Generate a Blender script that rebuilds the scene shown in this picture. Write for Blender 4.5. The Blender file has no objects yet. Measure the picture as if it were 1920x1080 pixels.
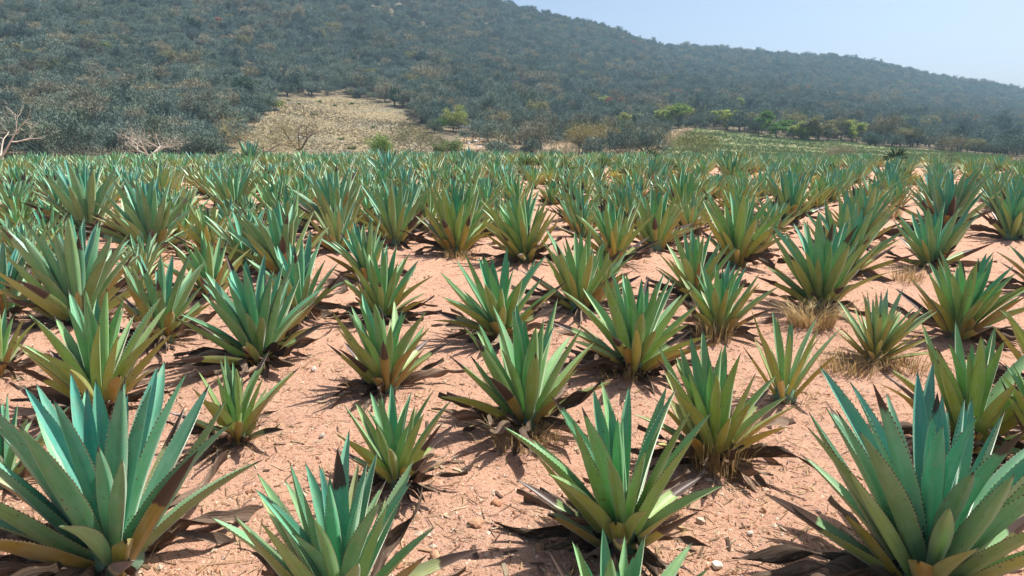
import bpy, math, random
import numpy as np
from mathutils import Matrix, Vector

random.seed(7)
rng = np.random.default_rng(11)
R = math.radians
scene = bpy.context.scene
COL = scene.collection

# ------------------------------------------------------------------ camera
CAM_H = 3.0
F = 1371.0                      # focal length in pixels of the 1920 wide photograph
HOR = 245.0                     # pixel row of eye level
PITCH = math.atan((540 - HOR) / F)
cam_d = bpy.data.cameras.new('camera')
cam = bpy.data.objects.new('camera', cam_d)
COL.objects.link(cam)
cam_d.sensor_width = 36.0
cam_d.lens = 36.0 * F / 1920.0
cam_d.clip_start = 0.05
cam_d.clip_end = 6000
cam.location = (0, 0, CAM_H)
cam.rotation_euler = (math.pi / 2 - PITCH, 0, 0)
scene.camera = cam
scene.render.resolution_x, scene.render.resolution_y = 1024, 576

# ------------------------------------------------------------------ sky, sun, exposure
SUN_AZ, SUN_EL = R(62), R(60)   # clockwise from +Y (the viewing direction)
world = bpy.data.worlds.new('World')
scene.world = world
world.use_nodes = True
wn = world.node_tree.nodes
wl = world.node_tree.links
wn.clear()
sky = wn.new('ShaderNodeTexSky')
sky.sky_type = 'NISHITA'
sky.sun_disc = False
sky.sun_elevation = SUN_EL
sky.sun_rotation = SUN_AZ
sky.altitude = 1500
sky.air_density = 0.7
sky.dust_density = 10.0
sky.ozone_density = 1.0
bg = wn.new('ShaderNodeBackground')
bg.inputs['Strength'].default_value = 0.098
wo = wn.new('ShaderNodeOutputWorld')
wl.new(sky.outputs[0], bg.inputs[0])
wl.new(bg.outputs[0], wo.inputs[0])

sun_d = bpy.data.lights.new('sun', 'SUN')
sun_d.energy = 5.0
sun_d.angle = R(0.55)
sun_d.color = (1.0, 0.945, 0.86)
sun = bpy.data.objects.new('sun', sun_d)
COL.objects.link(sun)
sv = Vector((math.sin(SUN_AZ) * math.cos(SUN_EL), math.cos(SUN_AZ) * math.cos(SUN_EL), math.sin(SUN_EL)))
sun.rotation_euler = sv.to_track_quat('Z', 'Y').to_euler()
sun.location = (60, 60, 200)

vs = scene.view_settings
vs.view_transform = 'Standard'
vs.look = 'None'
vs.exposure = 0.90
vs.gamma = 1.0
vs.use_curve_mapping = False
scene.cycles.use_denoising = True
scene.cycles.max_bounces = 6
scene.cycles.diffuse_bounces = 3
scene.cycles.glossy_bounces = 2
scene.cycles.transmission_bounces = 3
scene.cycles.volume_bounces = 0

# ------------------------------------------------------------------ projection helpers
SP, CP = math.sin(PITCH), math.cos(PITCH)


def ray(px, py):
    u = (px - 960) / F
    v = (540 - py) / F
    d = np.array([u, CP + v * SP, -SP + v * CP])
    return d / np.linalg.norm(d)


def project(x, y, z):
    zz = z - CAM_H
    dep = y * CP - zz * SP
    up = y * SP + zz * CP
    dep = np.where(dep < 0.05, 0.05, dep) if isinstance(dep, np.ndarray) else max(dep, 0.05)
    return 960 + F * x / dep, 540 - F * up / dep


def az_of(px):
    return math.atan((px - 960) / (F * CP))


def el_of(px, py):
    d = ray(px, py)
    return math.asin(d[2])


# ------------------------------------------------------------------ noise
def _hash(ix, iy, seed):
    h = (ix.astype(np.int64) * 374761393 + iy.astype(np.int64) * 668265263 + seed * 974634777) & 0x7fffffff
    h = ((h ^ (h >> 13)) * 1274126177) & 0x7fffffff
    h = h ^ (h >> 16)
    return (h & 0xffff) / 65535.0


def vnoise(x, y, s, seed=0):
    x = np.asarray(x, float) / s
    y = np.asarray(y, float) / s
    ix, iy = np.floor(x), np.floor(y)
    fx, fy = x - ix, y - iy
    fx = fx * fx * (3 - 2 * fx)
    fy = fy * fy * (3 - 2 * fy)
    a = _hash(ix, iy, seed)
    b = _hash(ix + 1, iy, seed)
    c = _hash(ix, iy + 1, seed)
    d = _hash(ix + 1, iy + 1, seed)
    return (a * (1 - fx) + b * fx) * (1 - fy) + (c * (1 - fx) + d * fx) * fy - 0.5


# ------------------------------------------------------------------ terrain function
PX_K = [-900, -400, 0, 300, 600, 780, 900, 1000, 1100, 1200, 1250, 1330, 1450, 1600, 1750, 1920, 2150, 2500, 3200]
SKY_Y = [-200, -190, -172, -140, -80, -28, 5, 28, 53, 82, 93, 98, 106, 126, 157, 182, 206, 222, 232]
R0_K = [105, 106, 108, 110, 112, 116, 124, 132, 142, 160, 175, 196, 205, 220, 240, 262, 280, 300, 320]
RS_K = [480, 480, 480, 490, 510, 530, 560, 600, 650, 700, 740, 800, 840, 890, 940, 1000, 1040, 1060, 1080]
YB_K = [298, 298, 298, 297, 295, 292, 284, 281, 276, 262, 252, 243, 250, 263, 276, 284, 288, 290, 290]
AZ_K = [az_of(p) for p in PX_K]
ELS_K = [el_of(p, y) for p, y in zip(PX_K, SKY_Y)]
ELB_K = [el_of(p, y) for p, y in zip(PX_K, YB_K)]
CREST = 64.0


def field_z(x, y):
    r = np.hypot(x, y)
    near = np.clip((75 - r) / 20, 0, 1)
    z = 0.20 * vnoise(x, y, 6.0, 1) + 0.16 * vnoise(x, y, 2.3, 2)
    fine = np.clip((34 - r) / 12, 0, 1)
    z = z + fine * (0.07 * vnoise(x, y, 0.75, 3) + 0.034 * vnoise(x, y, 0.28, 4) + 0.026 * vnoise(x, y, 0.12, 5))
    return z * near - 0.0022 * np.clip(r - CREST, 0, None) ** 2


def terrain_z(x, y):
    x = np.asarray(x, float)
    y = np.asarray(y, float)
    r = np.hypot(x, y) + 1e-6
    az = np.arctan2(x, y)
    zf = field_z(x, y)
    els = np.interp(az, AZ_K, ELS_K)
    elb = np.interp(az, AZ_K, ELB_K)
    r0 = np.interp(az, AZ_K, R0_K)
    rs = np.interp(az, AZ_K, RS_K)
    ela = np.full_like(r, el_of(960, 299))
    t1 = np.clip((r - 92) / np.maximum(r0 - 92, 1), 0, 1)
    ela = ela + (elb - ela) * t1
    t2 = np.clip((r - r0) / (rs - r0), 0, 1.0)
    el = np.where(r < r0, np.minimum(ela, elb), elb + (els - elb) * t2 ** 0.82)
    zh = CAM_H + r * np.tan(el)
    past = np.clip(r - rs, 0, None)
    zs = CAM_H + rs * np.tan(els)
    zh = np.where(r > rs, zs + 0.02 * past - 0.0006 * past ** 2 * 0.5, zh)
    zh = np.maximum(zh, -12)
    k = np.clip((r - r0) / 120, 0, 1)
    zh = zh + k * (5.0 * vnoise(x, y, 70, 8) + 2.2 * vnoise(x, y, 26, 9)) + np.clip((r - 100) / 40, 0, 1) * 0.5 * vnoise(x, y, 9, 10)
    s = np.clip((r - 84) / 20, 0, 1)
    s = s * s * (3 - 2 * s)
    return np.maximum(zf, -8) * (1 - s) + zh * s


def hit(px, py, rmax=1100):
    d = ray(px, py)
    t = 2.0
    p = None
    step = 0.05
    while t < rmax:
        q = np.array([0, 0, CAM_H]) + d * t
        if q[2] < float(terrain_z(q[0], q[1])):
            return q
        t += max(0.05, t * 0.004)
    return np.array([0, 0, CAM_H]) + d * rmax


def plane_hit(px, py):
    d = ray(px, py)
    q = np.array([0, 0, CAM_H]) + d * (CAM_H / -d[2])
    q[2] = float(field_z(q[0], q[1]))
    return q


def at_r(px, r):
    a = az_of(px)
    x, y = r * math.sin(a), r * math.cos(a)
    return np.array([x, y, float(terrain_z(x, y))])


# ------------------------------------------------------------------ object helpers
def tag(o, label=None, cat=None, group=None, kind=None):
    if label: o['label'] = label
    if cat: o['category'] = cat
    if group: o['group'] = group
    if kind: o['kind'] = kind
    return o


def obj(name, data, parent=None):
    o = bpy.data.objects.new(name, data)
    COL.objects.link(o)
    if parent is not None:
        o.parent = parent
    return o


def empty(name, loc, rz=0.0):
    o = obj(name, None)
    o.location = tuple(loc)
    o.rotation_euler = (0, 0, rz)
    o.empty_display_size = 0.1
    return o


def mesh_np(name, V, Fc, mats=(), smooth=True, uv=None, col=None, mat_idx=None):
    """V (n,3); Fc list of face-index arrays: an (m,k) array or list of such arrays."""
    me = bpy.data.meshes.new(name)
    if isinstance(Fc, np.ndarray):
        Fc = [Fc]
    Fc = [f for f in Fc if len(f)]
    V = np.asarray(V, np.float32)
    me.vertices.add(len(V))
    me.vertices.foreach_set('co', V.ravel())
    loops = np.concatenate([f.ravel() for f in Fc]).astype(np.int32)
    sizes = np.concatenate([np.full(len(f), f.shape[1], np.int32) for f in Fc])
    starts = np.concatenate([[0], np.cumsum(sizes)[:-1]]).astype(np.int32)
    me.loops.add(len(loops))
    me.loops.foreach_set('vertex_index', loops)
    me.polygons.add(len(sizes))
    me.polygons.foreach_set('loop_start', starts)
    me.polygons.foreach_set('loop_total', sizes)
    me.polygons.foreach_set('use_smooth', np.full(len(sizes), smooth, bool))
    if mat_idx is not None:
        me.polygons.foreach_set('material_index', np.asarray(mat_idx, np.int32))
    if uv is not None:
        l = me.uv_layers.new(name='UVMap')
        l.data.foreach_set('uv', np.asarray(uv, np.float32)[loops].ravel())
    if col is not None:
        a = me.color_attributes.new('Col', 'FLOAT_COLOR', 'POINT')
        c = np.ones((len(V), 4), np.float32)
        c[:, :3] = col
        a.data.foreach_set('color', c.ravel())
    for m in mats:
        me.materials.append(m)
    me.update(calc_edges=True)
    me.validate()
    return me


class Acc:
    """collects vertices, faces, uvs and colours for one mesh"""
    def __init__(self):
        self.V, self.Q, self.T, self.U, self.C, self.n = [], [], [], [], [], 0

    def add(self, V, Q=None, T=None, uv=None, col=None):
        V = np.asarray(V, float)
        self.V.append(V)
        if Q is not None and len(Q): self.Q.append(np.asarray(Q) + self.n)
        if T is not None and len(T): self.T.append(np.asarray(T) + self.n)
        self.U.append(np.zeros((len(V), 2)) if uv is None else np.asarray(uv))
        c = np.ones((len(V), 3)) * 0.5
        if col is not None: c[:] = col
        self.C.append(c)
        self.n += len(V)

    def mesh(self, name, mats, smooth=True):
        fc = []
        if self.Q: fc.append(np.concatenate(self.Q))
        if self.T: fc.append(np.concatenate(self.T))
        return mesh_np(name, np.concatenate(self.V), fc, mats, smooth, np.concatenate(self.U), np.concatenate(self.C))


# ------------------------------------------------------------------ materials
def new_mat(name):
    m = bpy.data.materials.new(name)
    m.use_nodes = True
    nt = m.node_tree
    b = nt.nodes['Principled BSDF']
    return m, nt, nt.nodes, nt.links, b


def mixc(nt, fac, a, b, mode='MIX'):
    n = nt.nodes.new('ShaderNodeMix')
    n.data_type = 'RGBA'
    n.blend_type = mode
    n.clamp_factor = True
    for s, v in ((0, fac), (6, a), (7, b)):
        if hasattr(v, 'links'):
            nt.links.new(v, n.inputs[s])
        elif s == 0:
            n.inputs[0].default_value = v
        else:
            n.inputs[s].default_value = (*v, 1)
    return n.outputs[2]


def mth(nt, op, a, b=None, c=None, clamp=False):
    n = nt.nodes.new('ShaderNodeMath')
    n.operation = op
    n.use_clamp = clamp
    for i, v in enumerate((a, b, c)):
        if v is None: continue
        if hasattr(v, 'links'): nt.links.new(v, n.inputs[i])
        else: n.inputs[i].default_value = v
    return n.outputs[0]


def ramp(nt, fac, lo, hi):
    n = nt.nodes.new('ShaderNodeMapRange')
    n.interpolation_type = 'SMOOTHSTEP'
    nt.links.new(fac, n.inputs[0])
    n.inputs[1].default_value = lo
    n.inputs[2].default_value = hi
    return n.outputs[0]


def noise(nt, vec, scale, detail=3, rough=0.55):
    n = nt.nodes.new('ShaderNodeTexNoise')
    n.inputs['Scale'].default_value = scale
    n.inputs['Detail'].default_value = detail
    n.inputs['Roughness'].default_value = rough
    if vec is not None: nt.links.new(vec, n.inputs['Vector'])
    return n


def coords(nt, which='Object'):
    return nt.nodes.new('ShaderNodeTexCoord').outputs[which]


def geo_pos(nt):
    return nt.nodes.new('ShaderNodeNewGeometry').outputs['Position']


def attr(nt, name='Col'):
    n = nt.nodes.new('ShaderNodeAttribute')
    n.attribute_name = name
    return n


def leaf_material(name, from_attr, dead=False, rough=0.46, wither=0.0):
    m, nt, N, L, b = new_mat(name)
    oi = N.new('ShaderNodeObjectInfo')
    if from_attr:
        base = attr(nt).outputs['Color']
    else:
        base = oi.outputs['Color']
    uvn = N.new('ShaderNodeUVMap')
    sep = N.new('ShaderNodeSeparateXYZ')
    L.new(uvn.outputs[0], sep.inputs[0])
    u, v = sep.outputs[0], sep.outputs[1]
    under = mth(nt, 'LESS_THAN', u, -0.5)
    u = mth(nt, 'MULTIPLY_ADD', under, 2.0, u)
    if not dead:   # the waxy inner face is paler and bluer than the back of the leaf
        base = mixc(nt, under, mixc(nt, 0.24, base, (0.17, 0.46, 0.36)), mixc(nt, 1.0, base, (1.12, 1.02, 0.78), 'MULTIPLY'))
    rnd = oi.outputs['Random']
    # streaks along the leaf
    comb = N.new('ShaderNodeCombineXYZ')
    L.new(mth(nt, 'MULTIPLY', u, 16.0), comb.inputs[0])
    L.new(mth(nt, 'MULTIPLY', v, 1.6), comb.inputs[1])
    L.new(mth(nt, 'MULTIPLY', rnd, 57.0), comb.inputs[2])
    st = noise(nt, comb.outputs[0], 1.0, 3)
    comb2 = N.new('ShaderNodeCombineXYZ')
    L.new(mth(nt, 'MULTIPLY', u, 2.2), comb2.inputs[0])
    L.new(mth(nt, 'MULTIPLY', v, 7.0), comb2.inputs[1])
    L.new(mth(nt, 'MULTIPLY', rnd, 91.0), comb2.inputs[2])
    pt = noise(nt, comb2.outputs[0], 1.0, 4, 0.6)
    if dead:
        c = mixc(nt, ramp(nt, st.outputs[0], 0.35, 0.65), base, mixc(nt, 1.0, base, (0.45, 0.42, 0.4), 'MULTIPLY'))
        c = mixc(nt, ramp(nt, pt.outputs[0], 0.55, 0.75), c, (0.26, 0.20, 0.145))
        L.new(c, b.inputs['Base Color'])
        b.inputs['Roughness'].default_value = 0.8
        b.inputs['Specular IOR Level'].default_value = 0.2
        bump = N.new('ShaderNodeBump')
        bump.inputs['Strength'].default_value = 0.6
        bump.inputs['Distance'].default_value = 0.01
        L.new(st.outputs[0], bump.inputs['Height'])
        L.new(bump.outputs[0], b.inputs['Normal'])
        return m
    c = mixc(nt, mth(nt, 'MULTIPLY', ramp(nt, st.outputs[0], 0.4, 0.68), 0.55), base, mixc(nt, 1.0, base, (0.62, 0.68, 0.66), 'MULTIPLY'))
    # waxy bloom, worn off in patches
    bloom = mixc(nt, 0.22, base, (0.36, 0.48, 0.42))
    c = mixc(nt, mth(nt, 'MULTIPLY', ramp(nt, pt.outputs[0], 0.42, 0.66), 0.7), c, bloom)
    # scars
    sc = noise(nt, comb2.outputs[0], 3.1, 2)
    c = mixc(nt, mth(nt, 'MULTIPLY', ramp(nt, sc.outputs[0], 0.70, 0.73), 0.85), c, (0.10, 0.055, 0.03))
    # soil dust and fine specks
    dz = noise(nt, geo_pos(nt), 7.0, 4, 0.7)
    c = mixc(nt, mth(nt, 'MULTIPLY', ramp(nt, dz.outputs[0], 0.52, 0.72), 0.22), c, (0.40, 0.27, 0.17))
    sp = noise(nt, geo_pos(nt), 160.0, 2, 0.6)
    c = mixc(nt, mth(nt, 'MULTIPLY', ramp(nt, sp.outputs[0], 0.63, 0.72), 0.45), c, (0.13, 0.11, 0.05))
    # paler margin
    ed = mth(nt, 'ABSOLUTE', mth(nt, 'MULTIPLY_ADD', u, 2.0, -1.0))
    c = mixc(nt, mth(nt, 'MULTIPLY', ramp(nt, ed, 0.86, 0.97), 0.35), c, (0.34, 0.36, 0.22))
    # withered tips on some leaves
    wob = mth(nt, 'MULTIPLY_ADD', pt.outputs[0], 0.16, -0.08)
    vv = mth(nt, 'ADD', v, wob)
    start = mth(nt, 'MULTIPLY_ADD', mth(nt, 'POWER', rnd, 16.0 if not wither else 2.0), -0.26 if not wither else -0.3, 0.965 - wither)
    over = mth(nt, 'SUBTRACT', vv, start)
    wf = ramp(nt, over, 0.0, 0.03)
    c = mixc(nt, wf, c, (0.055, 0.030, 0.022))
    # teeth
    tooth = mth(nt, 'GREATER_THAN', u, 1.05)
    c = mixc(nt, tooth, c, (0.10, 0.05, 0.025))
    L.new(c, b.inputs['Base Color'])
    L.new(mth(nt, 'MULTIPLY_ADD', pt.outputs[0], 0.22, rough - 0.11), b.inputs['Roughness'])
    b.inputs['Specular IOR Level'].default_value = 0.5
    b.inputs['Sheen Weight'].default_value = 0.32
    b.inputs['Sheen Roughness'].default_value = 0.35
    b.inputs['Sheen Tint'].default_value = (0.92, 1.0, 0.90, 1)
    bump = N.new('ShaderNodeBump')
    bump.inputs['Strength'].default_value = 0.25
    bump.inputs['Distance'].default_value = 0.004
    L.new(st.outputs[0], bump.inputs['Height'])
    L.new(bump.outputs[0], b.inputs['Normal'])
    return m


def attr_mat(name, rough=0.85, spec=0.2, vary=0.35, nscale=6.0, translucent=0.0, rnd_tint=None):
    m, nt, N, L, b = new_mat(name)
    base = attr(nt).outputs['Color']
    n = noise(nt, geo_pos(nt), nscale, 3)
    c = mixc(nt, mth(nt, 'MULTIPLY', ramp(nt, n.outputs[0], 0.35, 0.7), vary), base, mixc(nt, 1.0, base, (0.4, 0.4, 0.4), 'MULTIPLY'))
    if rnd_tint:
        oi = N.new('ShaderNodeObjectInfo')
        cr = N.new('ShaderNodeValToRGB')
        cr.color_ramp.interpolation = 'LINEAR'
        els = cr.color_ramp.elements
        for i, (p, col) in enumerate(rnd_tint):
            e = els[i] if i < 2 else els.new(p)
            e.position = p
            e.color = (*col, 1)
        L.new(oi.outputs['Random'], cr.inputs[0])
        c = mixc(nt, 1.0, c, cr.outputs[0], 'MULTIPLY')
    L.new(c, b.inputs['Base Color'])
    b.inputs['Roughness'].default_value = rough
    b.inputs['Specular IOR Level'].default_value = spec
    if translucent > 0:
        tr = N.new('ShaderNodeBsdfTranslucent')
        L.new(c, tr.inputs['Color'])
        mx = N.new('ShaderNodeMixShader')
        mx.inputs[0].default_value = translucent
        L.new(b.outputs[0], mx.inputs[1])
        L.new(tr.outputs[0], mx.inputs[2])
        L.new(mx.outputs[0], N['Material Output'].inputs['Surface'])
    return m


def soil_material():
    m, nt, N, L, b = new_mat('soil')
    p = geo_pos(nt)
    n1 = noise(nt, p, 0.35, 4)
    n2 = noise(nt, p, 2.6, 5, 0.65)
    n3 = noise(nt, p, 22.0, 5, 0.7)
    n4 = noise(nt, p, 90.0, 3, 0.7)
    c = mixc(nt, ramp(nt, n1.outputs[0], 0.35, 0.65), (0.56, 0.325, 0.225), (0.53, 0.32, 0.23))
    c = mixc(nt, mth(nt, 'MULTIPLY', ramp(nt, n2.outputs[0], 0.5, 0.72), 0.8), c, (0.56, 0.36, 0.235))
    c = mixc(nt, mth(nt, 'MULTIPLY', ramp(nt, n2.outputs[0], 0.45, 0.28), 0.7), c, (0.42, 0.21, 0.125))
    c = mixc(nt, mth(nt, 'MULTIPLY', ramp(nt, n3.outputs[0], 0.55, 0.75), 0.6), c, (0.64, 0.44, 0.31))
    c = mixc(nt, mth(nt, 'MULTIPLY', ramp(nt, n3.outputs[0], 0.48, 0.33), 0.85), c, (0.28, 0.135, 0.08))
    c = mixc(nt, mth(nt, 'MULTIPLY', ramp(nt, n4.outputs[0], 0.58, 0.70), 0.6), c, (0.70, 0.50, 0.37))
    c = mixc(nt, mth(nt, 'MULTIPLY', ramp(nt, n4.outputs[0], 0.43, 0.33), 0.6), c, (0.24, 0.11, 0.06))
    L.new(c, b.inputs['Base Color'])
    b.inputs['Roughness'].default_value = 0.95
    b.inputs['Specular IOR Level'].default_value = 0.12
    h = mth(nt, 'ADD', mth(nt, 'MULTIPLY', n3.outputs[0], 1.0), mth(nt, 'MULTIPLY', n4.outputs[0], 0.45))
    bump = N.new('ShaderNodeBump')
    bump.inputs['Strength'].default_value = 0.9
    bump.inputs['Distance'].default_value = 0.06
    L.new(h, bump.inputs['Height'])
    L.new(bump.outputs[0], b.inputs['Normal'])
    return m


def land_material(name, cols, scales=(0.09, 0.6, 3.0)):
    m, nt, N, L, b = new_mat(name)
    p = geo_pos(nt)
    n1 = noise(nt, p, scales[0], 4)
    n2 = noise(nt, p, scales[1], 5, 0.65)
    n3 = noise(nt, p, scales[2], 4, 0.7)
    c = mixc(nt, ramp(nt, n1.outputs[0], 0.4, 0.62), cols[0], cols[1])
    c = mixc(nt, mth(nt, 'MULTIPLY', ramp(nt, n2.outputs[0], 0.48, 0.66), 0.8), c, cols[2])
    c = mixc(nt, mth(nt, 'MULTIPLY', ramp(nt, n3.outputs[0], 0.5, 0.7), 0.6), c, cols[3])
    L.new(c, b.inputs['Base Color'])
    b.inputs['Roughness'].default_value = 0.95
    b.inputs['Specular IOR Level'].default_value = 0.1
    bump = N.new('ShaderNodeBump')
    bump.inputs['Strength'].default_value = 0.8
    bump.inputs['Distance'].default_value = 0.35
    L.new(n3.outputs[0], bump.inputs['Height'])
    L.new(bump.outputs[0], b.inputs['Normal'])
    return m


M_LEAF = leaf_material('agave_leaf', False)
M_LEAFV = leaf_material('agave_leaf_far', True)
M_LEAFW = leaf_material('agave_withered_leaf', False, wither=0.28)
M_DEAD = leaf_material('agave_dry_leaf', False, dead=True)
M_SOIL = soil_material()
M_HILL = land_material('hillside_earth', [(0.17, 0.135, 0.09), (0.13, 0.115, 0.08), (0.21, 0.165, 0.105), (0.09, 0.085, 0.06)])
M_CLEAR = land_material('dry_grass_clearing', [(0.25, 0.205, 0.12), (0.19, 0.175, 0.12), (0.29, 0.23, 0.13), (0.14, 0.13, 0.085)], (0.05, 0.35, 1.6))
M_CROP = land_material('crop_rows', [(0.18, 0.21, 0.095), (0.22, 0.21, 0.11), (0.14, 0.20, 0.085), (0.28, 0.22, 0.13)], (0.05, 0.25, 1.4))
M_STRAW = attr_mat('dry_straw', 0.8, 0.2, 0.3, 9.0, translucent=0.25)
M_STONE = attr_mat('stone', 0.9, 0.2, 0.5, 14.0)
M_BARK = attr_mat('bark', 0.9, 0.15, 0.4, 3.0)
M_TWIG = attr_mat('dry_twigs', 0.9, 0.1, 0.3, 0.6, rnd_tint=[(0.0, (0.70, 0.80, 0.76)), (1.0, (1.0, 1.05, 0.85)), (0.3, (1.25, 1.3, 1.25)), (0.55, (0.60, 0.72, 0.72)), (0.8, (1.35, 1.32, 1.15))])
M_FOL = attr_mat('tree_leaves', 0.7, 0.25, 0.3, 0.8, translucent=0.3)
M_YUC = attr_mat('yucca_leaves', 0.6, 0.3, 0.3, 3.0)
M_CACT = attr_mat('cactus_skin', 0.7, 0.25, 0.4, 2.0)

# ------------------------------------------------------------------ ground sheets
CLEAR_PX = [(512, 186), (600, 181), (700, 188), (752, 200), (782, 226), (800, 244), (830, 262), (862, 276), (905, 284), (905, 300), (560, 312), (430, 305), (446, 262), (478, 232), (505, 212)]
SCRUB_PX = [(862, 240), (930, 245), (1000, 262), (1060, 268), (1130, 262), (1230, 246), (1300, 240), (1300, 300), (862, 300)]
CROP_PX = [(1300, 241), (1345, 243), (1420, 252), (1500, 261), (1580, 268), (1660, 275), (1760, 283), (1880, 292), (1880, 310), (1235, 310), (1240, 276), (1275, 256)]


def in_poly(px, py, poly):
    px = np.asarray(px, float)
    py = np.asarray(py, float)
    inside = np.zeros(px.shape, bool)
    n = len(poly)
    for i in range(n):
        x1, y1 = poly[i]
        x2, y2 = poly[(i + 1) % n]
        cond = ((y1 > py) != (y2 > py))
        xi = (x2 - x1) * (py - y1) / ((y2 - y1) + 1e-9) + x1
        inside ^= cond & (px < xi)
    return inside


def zone_of(x, y):
    """0 field soil, 1 hillside, 2 grass clearing, 3 crop field, 4 open scrub"""
    r = np.hypot(x, y)
    z = terrain_z(x, y)
    ppx, ppy = project(x, y, z)
    ppx = ppx + 9 * vnoise(x, y, 9, 21)
    ppy = ppy + 3 * vnoise(x, y, 7, 22)
    zone = np.where(r < 90, 0, 1)
    far = (r >= 90) & (y > 0)
    zone = np.where(far & (r < 330) & in_poly(ppx, ppy, SCRUB_PX), 4, zone)
    zone = np.where(far & (r < 300) & in_poly(ppx, ppy, CROP_PX), 3, zone)
    zone = np.where(far & (r < 300) & in_poly(ppx, ppy, CLEAR_PX), 2, zone)
    return zone


def build_ground():
    azf = np.radians(np.concatenate([np.arange(-180, -44, 4.0), np.arange(-44, 44.01, 0.2), np.arange(48, 180, 4.0)]))
    rr = [0.6]
    while rr[-1] < 1300:
        r_ = rr[-1]
        k = 1.02 if r_ < 3 else (1.0075 if r_ < 16 else (1.014 if r_ < 110 else 1.013))
        rr.append(r_ * k)
    rr = np.array(rr)
    A, RR = np.meshgrid(azf, rr)
    X = RR * np.sin(A)
    Y = RR * np.cos(A)
    Z = terrain_z(X, Y)
    na, nr = len(azf), len(rr)
    V = np.stack([X.ravel(), Y.ravel(), Z.ravel()], 1)
    V = np.vstack([V, [[0, 0, float(terrain_z(0.0, 0.001))]]])
    i, j = np.meshgrid(np.arange(nr - 1), np.arange(na), indexing='ij')
    jn = (j + 1) % na
    Q = np.stack([(i * na + j).ravel(), (i * na + jn).ravel(), ((i + 1) * na + jn).ravel(), ((i + 1) * na + j).ravel()], 1)
    Q = Q[:, ::-1]
    cx = V[Q, 0].mean(1)
    cy = V[Q, 1].mean(1)
    zn = zone_of(cx, cy)
    tri0 = np.array([[len(V) - 1, (k + 1) % na, k] for k in range(na)])[:, ::-1]
    names = {0: ('field_soil', M_SOIL), 1: ('hillside', M_HILL), 2: ('grass_clearing', M_CLEAR), 3: ('crop_field', M_CROP), 4: ('scrub_ground', M_SCRUB)}
    labels = {0: 'pinkish tan gravelly soil of the agave field', 1: 'brushy slope of the long hill behind the field',
              2: 'pale dry grass clearing at the foot of the hill', 3: 'green and tan strip of crops behind the agave field on the right',
              4: 'stony open ground between the clearing and the crop strip'}
    for k, (nm, mt) in names.items():
        q = Q[zn == k]
        used = np.unique(q if k else np.concatenate([q.ravel(), tri0.ravel()]))
        mp = np.full(len(V), -1)
        mp[used] = np.arange(len(used))
        fc = [mp[q]]
        if k == 0: fc.append(mp[tri0])
        me = mesh_np(nm, V[used], fc, [mt])
        o = obj(nm, me)
        tag(o, labels[k], 'ground', kind='structure')


M_SCRUB = land_material('scrub_earth', [(0.33, 0.245, 0.16), (0.26, 0.205, 0.14), (0.42, 0.30, 0.19), (0.17, 0.14, 0.095)], (0.06, 0.4, 2.0))
build_ground()


# ------------------------------------------------------------------ agave leaf meshes
WT = [0, .05, .14, .28, .45, .6, .75, .88, .955, 1]
WW = [.95, .78, .74, .86, 1.0, .96, .76, .45, .20, .012]


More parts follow.
